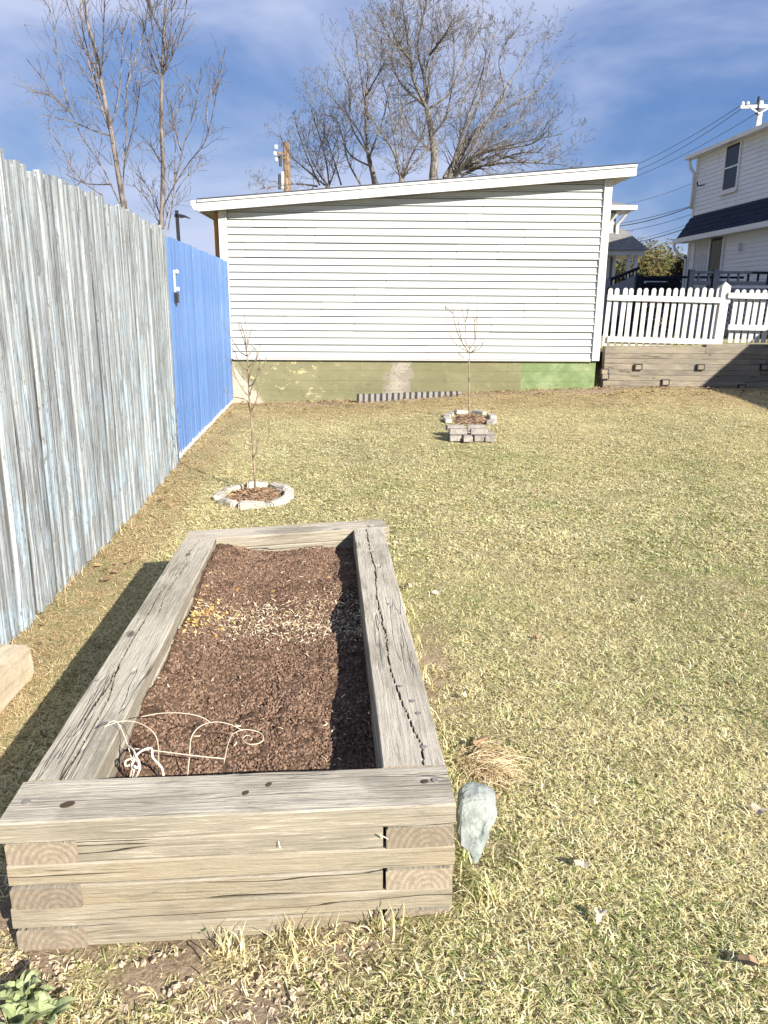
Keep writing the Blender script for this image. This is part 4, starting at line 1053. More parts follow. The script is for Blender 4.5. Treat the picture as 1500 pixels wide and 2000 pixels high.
# roof above the eave
rf_ = MB(); ov = .14
rf_.add([(-ov,YN,zev+.06),(-ov,.35,zev+.06),(4.5,.35,zev+1.9),(4.5,YN,zev+1.9),(-ov,YN,zev-.02),(-ov,.35,zev-.02),(4.5,.35,zev+1.8),(4.5,YN,zev+1.8)], [(0,3,2,1),(4,5,6,7),(0,1,5,4),(1,2,6,5),(2,3,7,6),(3,0,4,7)])
roofH = rf_.build('roof', M['shingle'], H)
m = MB(); m.box((-ov+.002, YN, zev-.035), (.0, .34, zev-.022)); m.build('soffit', M['house_trim'], roofH)
m = MB(); m.box((-ov-.11, YN, zev-.04), (-ov-.002, .36, zev+.06)); m.build('gutter', M['house_trim'], roofH)
m = MB(); m.add([(0,.004,zev-.03),(9,.004,zev-.03),(4.5,.004,zev+1.78)], [(0,1,2)]); m.build('gable', M['house_siding'], roofH)
m = MB(); m.tube([(-ov-.05,.12,zev-.04),(-ov-.05,.12,zev-.16),(-.17,.06,zev-.30),(-.07,.02,zev-.45),(-.07,.0,zev-.8),(-.07,.0,zsk+.32)], .045, 8); m.build('downspout', M['house_trim'], H, True)
# skirt roof
so_ = .30; t0, t1 = zsk+.12, zsk-.50
sk = MB(); sk.add([(0.0,YN,t0),(0.0,.0,t0),(-so_,.0+so_,t1),(-so_,YN,t1),(0.0,YN,t1-.1),(0.0,0,t1-.1),(-so_,so_,t1-.1),(-so_,YN,t1-.1)], [(0,1,2,3),(7,6,5,4),(1,5,6,2),(3,2,6,7)])
skirt = sk.build('skirt_roof', M['shingle'], H)
tabs = MB(); nrow = 5
for r_ in range(nrow):
    u0, u1 = r_/nrow, (r_+1)/nrow; yy = YN
    while yy < -.05:
        l = .30*rf.uniform(.7,1.2); lift = .008+.012*rf.random()
        def pt(u, y, lf): return (-(so_)*u-lf*.8, min(y, 0+so_*u), t0+(t1-t0)*u+lf)
        tabs.add([pt(u0,yy+.004,.002),pt(u0,yy+l-.004,.002),pt(u1,yy+l-.004,lift),pt(u1,yy+.004,lift)], [(0,1,2,3)]); tabs.add([pt(u1,yy+.004,lift),pt(u1,yy+l-.004,lift),pt(u1,yy+l-.004,0),pt(u1,yy+.004,0)], [(0,1,2,3)]); yy += l
tabs.build('shingles', M['shingle'], skirt, kind='stuff')
m = MB(); m.box((-so_-.09, YN, t1-.13), (-so_-.002, so_+.02, t1+.0)); m.build('gutter', M['house_trim'], skirt)
m = MB(); m.box((-so_+.002, YN, t1-.118), (-.001, so_-.01, t1-.103)); m.build('soffit', M['house_trim'], skirt)
m = MB(); m.tube([(-so_-.05,so_-.05,t1-.12),(-so_-.05,so_-.05,t1-.25),(-.2,.1,t1-.5),(-.07,.0,t1-.6),(-.07,.0,0)], .04, 8); m.build('downspout', M['house_trim'], H, True)
def window(y0, y1, z0, z1, sash=True):
    w = .07
    fr = MB()
    for a, b in (((-.05,y0-w,z0-w),(.0,y0,z1+w)), ((-.05,y1,z0-w),(.0,y1+w,z1+w)), ((-.05,y0,z1),(.0,y1,z1+w)), ((-.05,y0,z0-w),(.0,y1,z0))): fr.box(a, b)
    f = fr.build('window', M['house_trim'], H)
    m = MB(); m.box((-.026, y0, z0), (-.022, y1, z1)); m.build('pane', M['glass'], f)
    if sash: m = MB(); m.box((-.04, y0, (z0+z1)/2-.02), (-.028, y1, (z0+z1)/2+.02)); m.build('sash_bar', M['house_trim'], f)
    m = MB(); m.box((-.085, y0-w-.03, z0-w-.05), (-.052, y1+w+.03, z0-w)); m.build('sill', M['house_trim'], f)
    return f
a0 = atH(1423, 287); a1 = atH(1449, 281); b0 = atH(1419, 371)
window(min(a0[0], a1[0]), max(a0[0], a1[0]), b0[1], a0[1])
d0_ = atH(1362, 471); d1_ = atH(1417, 458); dm = atH(1391, 465)
y0, y1, ym = d1_[0], d0_[0], dm[0]; z1 = d0_[1]; z0 = z1-2.05
f = MB()
for a, b in (((-.06,y0-.07,z0-.05),(0,y0,z1+.07)), ((-.06,y1,z0-.05),(0,y1+.07,z1+.07)), ((-.06,y0,z1),(0,y1,z1+.07)), ((-.06,y0,z0-.05),(0,y1,z0)), ((-.055,ym-.03,z0),(-.01,ym+.03,z1))): f.box(a, b)
door = f.build('sliding_door', M['house_trim'], H)
m = MB(); m.box((-.026, y0, z0), (-.022, ym-.03, z1)); m.build('pane', M['glass'], door)
m = MB(); m.box((-.032, ym+.03, z0), (-.028, y1, z1)); m.build('pane', M['curtain'], door)
m = MB()
for k in range(1, 4): m.box((-.036, ym+.03+(y1-ym-.03)*k/4-.008, z0), (-.033, ym+.03+(y1-ym-.03)*k/4+.008, z1))
for k in range(1, 6): m.box((-.0385, ym+.03, z0+(z1-z0)*k/6-.008), (-.0365, y1, z0+(z1-z0)*k/6+.008))
m.build('glazing_bars', M['house_trim'], door)
hk = atH(1371, 362); m = MB(); m.tube([(-.02,hk[0],hk[1]),(-.12,hk[0],hk[1]-.02),(-.14,hk[0]+.03,hk[1]+.10)], .02, 6); m.tube([(-.02,hk[0]-.2,hk[1]+.0),(-.10,hk[0]-.12,hk[1]-.03)], .015, 5); m.build('wall_hook', M['black'], H)
zz = atH(1430, 485); m = MB(); m.box((-.10, zz[0]-.5, zz[1]-.1), (-.02, zz[0]-.42, zz[1]+.1)); m.build('wall_bracket', M['house_trim'], H)

def lattice(m, x0, x1, z0, z1, y, s=.11, t=.012, w=.028):
    h = z1-z0; n = int((x1-x0+h)/s)+1
    for k in range(n):
        for sg in (1, -1):
            a = x0-h+k*s if sg == 1 else x0+k*s
            # clip a 45 degree strip to the panel
            q0, q1 = (a, a+h) if sg == 1 else (a, a-h)
            t0_, t1_ = 0.0, 1.0
            if q1 != q0:
                ta, tb = (x0-q0)/(q1-q0), (x1-q0)/(q1-q0); lo_, hi_ = min(ta,tb), max(ta,tb); t0_, t1_ = max(0,lo_), min(1,hi_)
            if t1_-t0_ < .05: continue
            A = Vector((q0+(q1-q0)*t0_, y+(.014 if sg == 1 else 0), z0+h*t0_)); B = Vector((q0+(q1-q0)*t1_, y+(.014 if sg == 1 else 0), z0+h*t1_))
            m.bar(A, B, t, w)
def deck(name, x0, x1, y, ztop, zfloor, zbot, label, posts, Yd, gap=.13):
    o = empty(name, (x0, y, zbot), 0, label, 'deck'); L0 = Vector((x0, y, zbot))
    def bx(nm, a, b): m = MB(); m.box(Vector(a)-L0, Vector(b)-L0); return m.build(nm, M['navy'], o)
    bx('top_rail', (x0, y-.05, ztop-.05), (x1, y+.05, ztop)); bx('bottom_rail', (x0, y-.02, zfloor+.08), (x1, y+.02, zfloor+.16)); bx('rim_board', (x0, y-.025, zfloor-.05), (x1, y+.02, zfloor+.02))
    bx('floor', (x0, y, zfloor-.03), (x1, y+Yd, zfloor))
    for px_ in posts: bx('post', (px_-.055, y-.06, zbot), (px_+.055, y+.05, ztop+.03))
    n = int((x1-x0)/gap); bal = MB(); bal.box((-.018,-.018,0), (.018,.018,ztop-.05-zfloor-.16)); bme = bal.build('baluster', M['navy'], mesh_only=True)
    for i in range(1, n): inst(bme, 'baluster', o, Vector((x0+(x1-x0)*i/n, y, zfloor+.16))-L0)
    m = MB(); lattice(m, x0-L0.x, x1-L0.x, 0, zfloor-.05-zbot, 0); m.build('lattice', M['navy'], o, kind='stuff')
    # top rail along the back of the deck
    bx('back_rail', (x0, y+Yd-.05, ztop-.05), (x1, y+Yd+.05, ztop))
    return o
DY = 17.0
a = atY(1346, 531, DY); b = atY(1560, 529, DY); fl = atY(1400, 552, DY)
deck('deck', a.x, min(b.x, 8.75), DY, (a.z+b.z)/2, fl.z-.13, .86, 'navy painted deck with balusters and lattice skirt beside the white house', [a.x+.05, atY(1397,540,DY).x, 8.6], 2.6, .20)
DY2 = 22.0
a = atY(1250, 540, DY2); b = atY(1328, 541, DY2); fl = atY(1290, 555, DY2)
deck('deck', a.x, b.x, DY2, a.z, fl.z, .86, 'navy painted balustrade with lattice glimpsed between the two houses', [a.x+.05, b.x-.06], 1.6, .16)
# stairs with sloped rails
DY3 = 20.0
sr = empty('stair_rail', (atY(1185,560,DY3).x, DY3, .85), 0, 'dark navy stair railing climbing to the right beside the shed corner', 'railing'); L0 = sr.location
A = atY(1184, 549, DY3); B = atY(1247, 524, DY3+2.0)
m = MB(); m.bar(A-L0, B-L0, .08, .06); m.build('top_rail', M['navy'], sr)
A2 = A-Vector((0,0,.45)); B2 = B-Vector((0,0,.45)); 
for i in range(9):
    t = (i+.5)/9; p = A.lerp(B, t); m = MB(); m.bar(p-Vector((0,0,.45))-L0, p-L0, .03, .03); m.build('baluster', M['navy'], sr)
m = MB(); m.bar(A2-L0, B2-L0, .05, .08); m.build('bottom_rail', M['navy'], sr)
A = atY(1190, 560, DY3-.5); B = atY(1246, 536, DY3-.5)
m = MB(); q = [A-L0, B-L0, Vector((B.x,B.y,.85))-L0, Vector((A.x,A.y,.85))-L0]; m.add(q+[v+Vector((0,.06,0)) for v in q], [(0,3,2,1),(4,5,6,7),(0,1,5,4),(1,2,6,5),(2,3,7,6),(3,0,4,7)]); m.build('stringer', M['navy'], sr)
for i, xx in enumerate((1248, 1186)):
    p = atY(xx, 536 if i == 0 else 545, DY3-.4); m = MB(); m.box(Vector((p.x-.06, DY3-.45, .85))-L0, Vector((p.x+.06, DY3-.33, p.z))-L0); m.build('post', M['navy'], sr)

# grey house with hipped roof and porch behind the shed
GY = 30.0
g0 = atY(1204, 412, GY); gb = atY(1206, 560, GY)
G = empty('house', (g0.x, GY, .8), math.radians(4), 'grey sided house with hipped roof and porch partly hidden by the shed', 'house'); L0 = G.location
ze = atY(1240, 411, GY).z-.8
m = MB(); m.box((-9, 0, 0), (.0, 9, ze)); m.build('wall', M['grey_siding'], G)
m = MB(); k = 0
while k*.13 < ze-.05: m.add([(-9,-.03,k*.13),(0,-.03,k*.13),(0,-.004,k*.13+.13),(-9,-.004,k*.13+.13)], [(0,1,2,3)]); k += 1
m.build('siding', M['grey_siding'], G, kind='stuff')
m = MB(); e = .48; m.add([(-9-e,-e,ze+.12),(e,-e,ze+.12),(e,9+e,ze+.12),(-9-e,9+e,ze+.12),(-4.5,4.5,ze+1.7)], [(0,1,4),(1,2,4),(2,3,4),(3,0,4)]); rr = m.build('roof', M['grey_roof'], G)
m = MB(); m.box((-9-e,-e-.08,ze-.04), (e+.08, 9+e, ze+.11)); m.build('gutter', M['house_trim'], rr)
for i, xx in enumerate((.03, -.32)):
    m = MB(); m.tube([(xx+.3,-e+.1,ze-.05),(xx+.02,-.08,ze-.5),(xx,-.08,0)], .06, 6); m.build('downspout', M['house_trim'], G)
m = MB(); m.box((-.22,-.05,0), (-.1,.0,ze-.1)); m.build('corner_trim', M['house_trim'], G)
# porch
py0 = 29.0
pr0 = atY(1206, 498, py0); pr1 = atY(1258, 498, py0); pt = atY(1230, 478, py0+2)
porch = empty('porch', (pr0.x, py0, .8), 0, 'small open porch with grey hipped roof and white columns beside the grey house', 'porch'); L0 = porch.location
w = pr1.x-pr0.x; zp = pr0.z-.8
m = MB(); m.box((-.3,0,zp-.0), (w,2.4,zp+.16)); m.build('beam', M['trim'], porch)
m = MB(); m.add([(-.5,-.12,zp+.17),(w+.15,-.12,zp+.17),(w+.15,2.6,zp+.17),(-.5,2.6,zp+.17),(.0,1.2,zp+1.0),(w-.45,1.2,zp+1.0)], [(0,1,5,4),(1,2,5),(2,3,4,5),(3,0,4)]); m.build('roof', M['grey_roof'], porch)
for xx in (.45, w-.25):
    m = MB(); m.tube([(xx,.12,0),(xx,.12,zp)], [.09,.075], 8); m.build('column', M['trim'], porch, True)
m = MB(); m.box((-.3,0,0), (w,2.4,.5)); m.build('floor', M['navy'], porch)

# parked car roof glimpsed over the railing
cY = 27.0; c0 = atY(1256, 552, cY); c1 = atY(1282, 541, cY); 
car = empty('parked_car', (c0.x+.6, cY, .85), math.radians(4), 'white parked car glimpsed behind the navy railing between the houses', 'car'); L0 = car.location
zt = c1.z-.85; sc_ = 1.0
m = MB()
prof = [(-.9,.35),(-.92,.85),(-.85,zt*.62),(-.62,zt*.98),(.0,zt),(1.4,zt*.98),(2.1,zt*.68),(3.2,zt*.6),(3.3,.8),(3.25,.35)]
n = len(prof); vs = []
for yy, k in ((0,.0),(.12,1),(1.6,1),(1.72,0)):
    for x, z in prof: vs.append((x, yy+(0 if k else 0), z-(.0 if k else .06*(z > 1))))
m.v = vs; m.f = [(j*n+i, j*n+i+1, (j+1)*n+i+1, (j+1)*n+i) for j in range(3) for i in range(n-1)] + [tuple(range(n-1,-1,-1)), tuple(range(3*n,4*n))]
body = m.build('body', M['car'], car)
m = MB(); m.add([(-.62,-.012,zt*.68),(1.5,-.012,zt*.68),(1.25,-.012,zt*.9),(-.5,-.012,zt*.9)], [(0,1,2,3)]); m.add([(-.62,-.004,zt*.68),(1.5,-.004,zt*.68),(1.25,-.004,zt*.9),(-.5,-.004,zt*.9)], [(3,2,1,0)]); m.build('side_window', M['glass'], car)
for xx in (-.3, 2.5):
    m = MB(); m.tube([(xx,-.03,.34),(xx,.2,.34)], .33, 16); w_ = m.build('wheel', M['black'], car, True)
    m = MB(); m.tube([(xx,-.045,.34),(xx,-.03,.34)], .19, 12); m.build('rim', M['pole_white'], w_)

# ------------------------------------------------------------------ background trees
def foliage_mat():
    m = NM('evergreen_foliage', .8, .15); r = m.attr('rnd'); n = m.noise(m.obj(world=True), 1.1, 3)
    c = m.mix(r, (.028,.04,.012), (.115,.115,.035)); c = m.mix(m.rng(n, .45, .62), c, m.mix(r, (.08,.06,.025), (.17,.12,.05))); m.col(c); return m.m
M['conifer'] = foliage_mat()
def evergreen(x, y, z, h, w, label, seed):
    R = random.Random(seed); o = empty('evergreen_tree', (x, y, z), 0, label, 'tree', 'evergreens beyond the neighbouring houses')
    m = MB(); m.tube([(0,0,0),(R.uniform(-.1,.1),0,h*.5),(0,0,h*.85)], [.16,.1,.03], 7); m.build('trunk', M['bark'], o, True)
    c = MB(); at = []
    lobes = [(R.gauss(0,w*.26), R.gauss(0,w*.22), h*R.uniform(.3,.9), R.uniform(.18,.34)*w) for _ in range(26)]
    for lx, ly, lz, lr in lobes:
        lr *= (1.25-.55*lz/h); lx *= (1.4-lz/h); 
        for _ in range(230):
            d = Vector((R.gauss(0,1), R.gauss(0,1), R.gauss(0,.75))).normalized()*lr*R.uniform(.55,1.1); p = Vector((lx,ly,lz))+d
            s_ = R.uniform(.04,.10); u = Vector((R.gauss(0,1),R.gauss(0,1),R.gauss(0,1))).normalized()*s_; v = u.orthogonal().normalized()*s_*R.uniform(.4,.9)
            c.add([p-u, p+v, p+u, p-v], [(0,1,2,3)]); at += [R.random()]*4
    ob = c.build('crown', M['conifer'], o); fattr(ob.data, 'rnd', at)
def tp(x, y, Y): return atY(x, y, Y)
for i, (px, py, Yd, w, lab) in enumerate(((1232, 470, 44, 5.2, 'tall dark evergreen rising behind the white columned porch'), (1275, 492, 40, 4.8, 'olive bushy evergreen in the gap between the two houses'), (1315, 510, 46, 4.4, 'lower russet evergreen close to the white house corner'), (1180, 500, 48, 5, 'dark evergreen mostly hidden behind the grey house'), (1362, 520, 52, 5, 'dark evergreen behind the white house'))):
    p = tp(px, py, Yd); evergreen(p.x, Yd, .8, p.z-.8, w, lab, 300+i)
p0 = atY(1325, 505, 26); sh = empty('shrub', (p0.x, 26, .85), 0, 'dark rusty shrub pressed against the white house corner', 'shrub'); R = random.Random(8); c = MB(); at = []
for _ in range(2600):
    d = Vector((R.gauss(0,1), R.gauss(0,1), R.gauss(0,1))).normalized()*R.uniform(.5,1.05); t = (d.z+1)/2; p = Vector((d.x*.42+.15*t, d.y*.5, 1.1+d.z*1.2)); s_ = R.uniform(.03,.07); u = Vector((R.gauss(0,1),R.gauss(0,1),R.gauss(0,1))).normalized()*s_; v = u.orthogonal().normalized()*s_*.7
    c.add([p-u, p+v, p+u, p-v], [(0,1,2,3)]); at += [R.random()]*4
shm = NM('dark_shrub', .8, .1); shm.col(shm.mix(shm.attr('rnd'), (.02,.012,.008), (.09,.055,.03)))
ob = c.build('crown', shm.m, sh); fattr(ob.data, 'rnd', at)
m = MB(); m.tube([(0,0,0),(0,0,1)], .05, 6); m.build('trunk', M['bark'], sh)

def cA(pts): return [(480+x*.4667, y*.4667) for x, y in pts]
def bare_tree(label, Yd, trunk, limbs, seed, r0=.14, tw=20, tl=1.5, lvl=3, mat='bark', nmin=3, nmax=5):
    R = random.Random(seed); b = atY(trunk[0][0], trunk[0][1], Yd); o = empty('bare_tree', (b.x, Yd, .1), 0, label, 'tree', None); L0 = o.location
    P = [Vector((0,0,0))] + [atY(x, y, Yd)-L0 for x, y in trunk]
    m = MB(); pts = smooth_path(P, 5); n = len(pts); m.tube(pts, [r0*(1.25-.75*i/(n-1)) for i in range(n)], 9, cap=False); m.build('trunk', M[mat], o, True)
    c = MB(); RT[0] = .0034
    for li, L_ in enumerate(limbs):
        dy = R.uniform(-2.2, 2.2); k = len(L_)-1
        P = [atY(x, y, Yd+dy*i/k)-L0 for i, (x, y) in enumerate(L_)]
        limb(c, P, r0*.34*R.uniform(.8,1.1), .007, R, int(tw*1.45), tl*.95, lvl, 5, .3, .74, .08, .36, 2, 3, .0085, .17)
    c.build('crown', M[mat], o); print('tree', len(c.f))
bare_tree('largest leafless tree, upright in the middle behind the shed', 21, cA([(787,820),(785,745),(790,650),(775,540),(758,455)]),
    [cA(p) for p in ([(758,455),(700,330),(690,250),(600,150),(550,50)], [(758,455),(748,330),(770,230),(800,120),(830,20)], [(757,450),(650,350),(600,230),(560,200)], [(758,460),(850,390),(900,270),(960,150),(985,110)],
     [(758,450),(780,250),(860,110),(915,20)], [(700,330),(680,180),(660,60),(655,5)], [(748,330),(720,200),(740,80),(760,0)], [(790,640),(740,600),(680,520),(640,400)], [(785,560),(840,480),(870,300),(870,120)],[(690,250),(640,190),(600,90)],[(770,230),(830,150),(880,60)])], 1, .12, 16, 1.25)
bare_tree('leafless tree with long limbs arching to the right behind the shed', 22, cA([(850,830),(850,760),(865,735)]),
    [cA(p) for p in ([(830,745),(900,620),(950,500),(1000,350),(1030,180),(1060,110)], [(850,745),(920,600),(1040,450),(1130,300),(1200,190),(1290,150)], [(860,740),(960,560),(1100,450),(1230,370),(1290,300)], [(870,740),(960,650),(1130,600),(1330,560)],
     [(870,740),(1000,640),(1200,600),(1280,520)], [(900,710),(1100,680),(1350,690)], [(850,745),(880,640),(960,400),(1000,260),(1000,160)], [(870,735),(980,560),(1080,400),(1060,250),(1130,120)], [(880,720),(1050,650),(1180,680),(1300,650)], [(860,740),(900,560),(900,450),(960,330)], [(880,740),(1040,560),(1150,500),(1200,420)],[(900,735),(1000,690),(1150,640),(1250,640)])], 2, .15, 15, 1.25)
bare_tree('leafless tree forking low, just left of the middle tree behind the shed', 20, cA([(652,830),(652,755)]),
    [cA(p) for p in ([(650,755),(620,640),(570,560),(520,480),(470,400)], [(652,755),(660,650),(640,400),(635,250)], [(655,750),(695,650),(740,560),(760,480)], [(650,755),(630,640),(600,450),(570,330)], [(655,750),(700,690),(770,600),(800,500)])], 3, .10, 13, 1.1)
bare_tree('leafless tree with a pale forked trunk at the left of the group behind the shed', 23, cA([(540,840),(540,765),(512,650)]),
    [cA(p) for p in ([(512,650),(480,560),(400,450),(300,350)], [(512,640),(500,450),(512,300),(500,200),(525,130)], [(520,650),(580,480),(600,350)], [(530,700),(430,640),(380,500),(310,480)], [(510,640),(440,520),(430,350),(370,230)], [(512,500),(480,300),(460,140)], [(505,400),(560,300),(590,240)])], 4, .11, 13, 1.3)
bare_tree('bushy leafless tree low at the left end of the group by the utility pole', 24, cA([(340,850),(350,775)]),
    [cA(p) for p in ([(350,775),(330,640),(280,480),(270,380)], [(330,775),(240,700),(180,640),(140,560)], [(480,770),(430,680),(400,560),(350,470)], [(350,775),(390,640),(350,520)], [(340,775),(280,680),(240,560)], [(400,775),(360,640),(330,560)], [(300,780),(200,770),(60,790)], [(310,775),(250,640),(210,520)])], 5, .09, 12, 1.1)

RT[0] = .002
# young trees behind the board fence (cropped by the top of the frame)
def c1(pts): return [(x/3, y/3) for x, y in pts]
def young(label, Yd, trunk, limbs, seed, r0):
    R = random.Random(seed); b = atY(trunk[0][0], trunk[0][1], Yd); o = empty('young_tree', (b.x, Yd, .0), 0, label, 'tree', 'young trees behind the board fence'); L0 = o.location
    P = [Vector((0,0,0))] + [atY(x, y, Yd)-L0 for x, y in trunk]
    m = MB(); pts = smooth_path(P, 5); n = len(pts); m.tube(pts, [r0*(1.1-.85*i/(n-1)) for i in range(n)], 9); 
    m.build('trunk', M['bark_young'], o, True); c = MB()
    for _ in range(26):
        i = R.randrange(n//3, n-1); d = (pts[i+1]-pts[i]).normalized(); ax = Matrix.Rotation(R.uniform(0,6.283), 3, d) @ d.orthogonal().normalized()
        grow(c, pts[i], d*.6+ax*.8, R.uniform(.2,.5), .0042, 1, R, .3, .6, 2, 4, 4, 4, .1)
    for L_ in limbs:
        dy = R.uniform(-.6,.6); k = len(L_)-1; P = [atY(x, y, Yd+dy*i/k)-L0 for i, (x, y) in enumerate(L_)]
        limb(c, P, r0*.27, .004, R, 13, .36, 1, 5, .35, .75, .1, .5, 1, 3, .0032, .10)
    c.build('crown', M['bark_young'], o)
young('left young leafless tree with reddish upright stems behind the grey fence', 8.6, c1([(735,1300),(725,1215),(690,1000),(650,760),(600,520),(560,300),(505,100),(490,0),(480,-200)]),
    [c1(p) for p in ([(700,1190),(600,980),(480,800),(420,670),(330,580),(240,450),(155,345)], [(420,670),(370,500),(340,360),(320,180),(290,50),(255,0)], [(640,760),(560,520),(500,300),(430,120),(385,0)], [(620,700),(540,400),(480,150),(470,-20)], [(725,1200),(725,1000),(740,800),(740,560),(770,300),(780,100)],
     [(730,950),(800,660),(820,490)], [(740,520),(800,330),(850,150),(870,0)], [(590,480),(605,300),(610,100),(615,0)], [(600,1145),(470,1050),(380,900),(280,745)], [(650,1080),(500,1075),(385,1020)], [(660,800),(560,770),(440,720),(245,668)], [(600,560),(560,420),(520,200),(500,0)], [(650,740),(700,540),(720,150)], [(420,670),(300,560),(185,540)])], 31, .032)
young('right young leafless tree with one straight leader behind the fence junction', 8.9, c1([(940,1420),(945,1330),(955,1000),(945,700),(950,450),(960,200),(970,0),(975,-200)]),
    [c1(p) for p in ([(945,1240),(1020,1090),(1110,950),(1190,850),(1240,700),(1280,480),(1325,255)], [(940,1320),(870,1180),(780,1080)], [(940,1260),(880,1120),(820,1030)], [(1020,1090),(1070,880),(1150,600),(1180,390)], [(960,1340),(1000,1200),(1080,1050),(1195,960)],
     [(950,820),(1010,700),(1060,600),(1085,495)], [(950,460),(880,300),(830,120),(740,0)], [(950,450),(1010,330),(1070,150),(1095,0)], [(955,430),(900,200),(870,0)], [(960,420),(1000,200),(1005,0)], [(945,440),(850,390)], [(985,1350),(1020,1100),(1030,700)], [(1220,780),(1215,600),(1270,480)], [(940,950),(880,840)], [(1060,880),(1010,700),(1000,600)], [(955,200),(900,100),(865,-20)])], 32, .030)

# ------------------------------------------------------------------ poles and cables
pb = atY(562, 370, 30); pt_ = atY(559, 278, 30)
up1 = empty('utility_pole', (pb.x, 30, 0), 0, 'brown wooden utility pole with white insulators rising behind the shed at left', 'utility pole'); L0 = up1.location
m = MB(); m.tube([(0,0,0), (pt_.x-pb.x, 0, pt_.z)], [.16,.12], 10); m.build('pole', M['pole_wood'], up1, True)
for x, y in ((539,287),(537,300),(540,312)):
    p = atY(x, y, 29.9)-L0; m = MB(); m.tube([p-Vector((0,0,.07)),p-Vector((0,0,.03)),p,p+Vector((0,0,.04)),p+Vector((0,0,.07))], [.03,.08,.05,.08,.02], 8); m.build('insulator', M['ceramic'], up1, True)
for y in (298, 306): 
    a = atY(541, y, 29.9)-L0; b = atY(560, y+4, 29.9)-L0; m = MB(); m.bar(a, b, .06, .07); m.build('bracket', M['pole_wood'], up1)
for x, y0_, y1_ in ((548,303,325),(546,340,370),(552,335,368)):
    a = atY(x, y0_, 29.8)-L0; b = atY(x, y1_, 29.8)-L0; m = MB(); m.tube([a,b], .05, 8); m.build('conductor_pipe', M['black'] if y0_ != 335 else M['ceramic'], up1)
# white pole with crossarm at the right, behind the house
UY = 40.0; pb = atY(1480, 235, UY); pt_ = atY(1486, 198, UY)
up2 = empty('utility_pole', (pb.x, UY, .8), 0, 'pale utility pole with crossarm above the roof of the white house', 'utility pole'); L0 = up2.location
m = MB(); m.tube([(0,0,0), pt_-L0], [.17,.13], 10); m.build('pole', M['pole_white'], up2, True)
a = atY(1446, 209, UY-.3)-L0; b = atY(1530, 207, UY-.3)-L0; m = MB(); m.bar(a, b, .11, .13); m.build('crossarm', M['pole_white'], up2)
for xa in (1466, 1502):
    a = atY(xa, 210, UY-.35)-L0; b = atY(1483, 222, UY-.35)-L0; m = MB(); m.bar(a, b, .05, .06); m.build('brace', M['pole_white'], up2)
for xx in (1451, 1461, 1510):
    p = atY(xx, 203, UY-.3)-L0; m = MB(); m.tube([p-Vector((0,0,.12)),p,p+Vector((0,0,.1))], [.05,.08,.04], 8); m.build('insulator', M['ceramic'], up2, True)
p = atY(1481, 200, UY-.3)-L0; m = MB(); m.tube([p-Vector((0,0,.5)), p+Vector((0,0,.25))], [.09,.06], 8); m.build('cutout_fuse', M['black'], up2)
# black pole with crossarm behind the blue fence
KY = 14.0; pb = atY(352, 470, KY); pt_ = atY(345, 411, KY)
up3 = empty('clothes_pole', (pb.x, KY, .0), 0, 'slim black metal post with a short bracket behind the blue fence', 'post'); L0 = up3.location
m = MB(); m.bar((0,0,0), pt_-L0, .05, .05); m.build('post', M['black'], up3)
a = atY(341, 421, KY)-L0; b = atY(357, 423, KY)-L0; m = MB(); m.bar(a, b, .05, .05); m.build('arm', M['black'], up3)
a = atY(350, 421, KY)-L0; b = atY(372, 427, KY)-L0; m = MB(); m.tube([a, (a+b)/2+Vector((0,0,.012)), b], [.03,.02,.006], 6); m.build('strap', M['black'], up3)

def cable(p, q, sag, r, label, sub='cables'):
    P = []
    for i in range(25):
        t = i/24; v = Vector(p).lerp(Vector(q), t); v.z -= sag*4*t*(1-t); P.append(v)
    o = MB(); base = P[0].copy(); o.tube([v-base for v in P], r*.75, 5); ob = o.build('power_cable', M['cable'], None, True); ob.location = base; tag(ob, label, 'cable', 'overhead cables between the poles')
cable(atY(1448,205,39.7), atY(1180,345,62), .35, .022, 'topmost overhead cable sloping from crossarm to shed roof')
cable(atY(1450,211,39.7), atY(1180,353,62), .5, .022, 'second overhead cable just below the topmost one')
cable(atY(1478,221,39.7), atY(1180,364,62), .4, .02, 'third overhead cable from the pale pole above the shed corner')
cable(atY(1530,184,39.0), atY(1448,205,39.7), .1, .022, 'cable leaving the crossarm over the frame edge at upper right')
cable(atY(1400,338,34), atY(1200,402,50), .2, .012, 'thin overhead cable alone below the shed roof corner')
cable(atY(1400,383,36), atY(1180,443,50), .3, .03, 'thick dark cable behind the white house and above grey house')
cable(atY(1400,386,36), atY(1180,441,50), .15, .018, 'thin cable twisted beside the thick dark one')
cable(atY(1400,400,36), atY(1180,455,50), .25, .016, 'overhead cable just under the thick dark one')
cable(atY(1400,415,36), atY(1180,478,50), .25, .013, 'faint overhead cable in the middle of the gap')
cable(atY(1400,424,30), atY(1180,482,44), .2, .022, 'lowest overhead cable crossing above the evergreens')

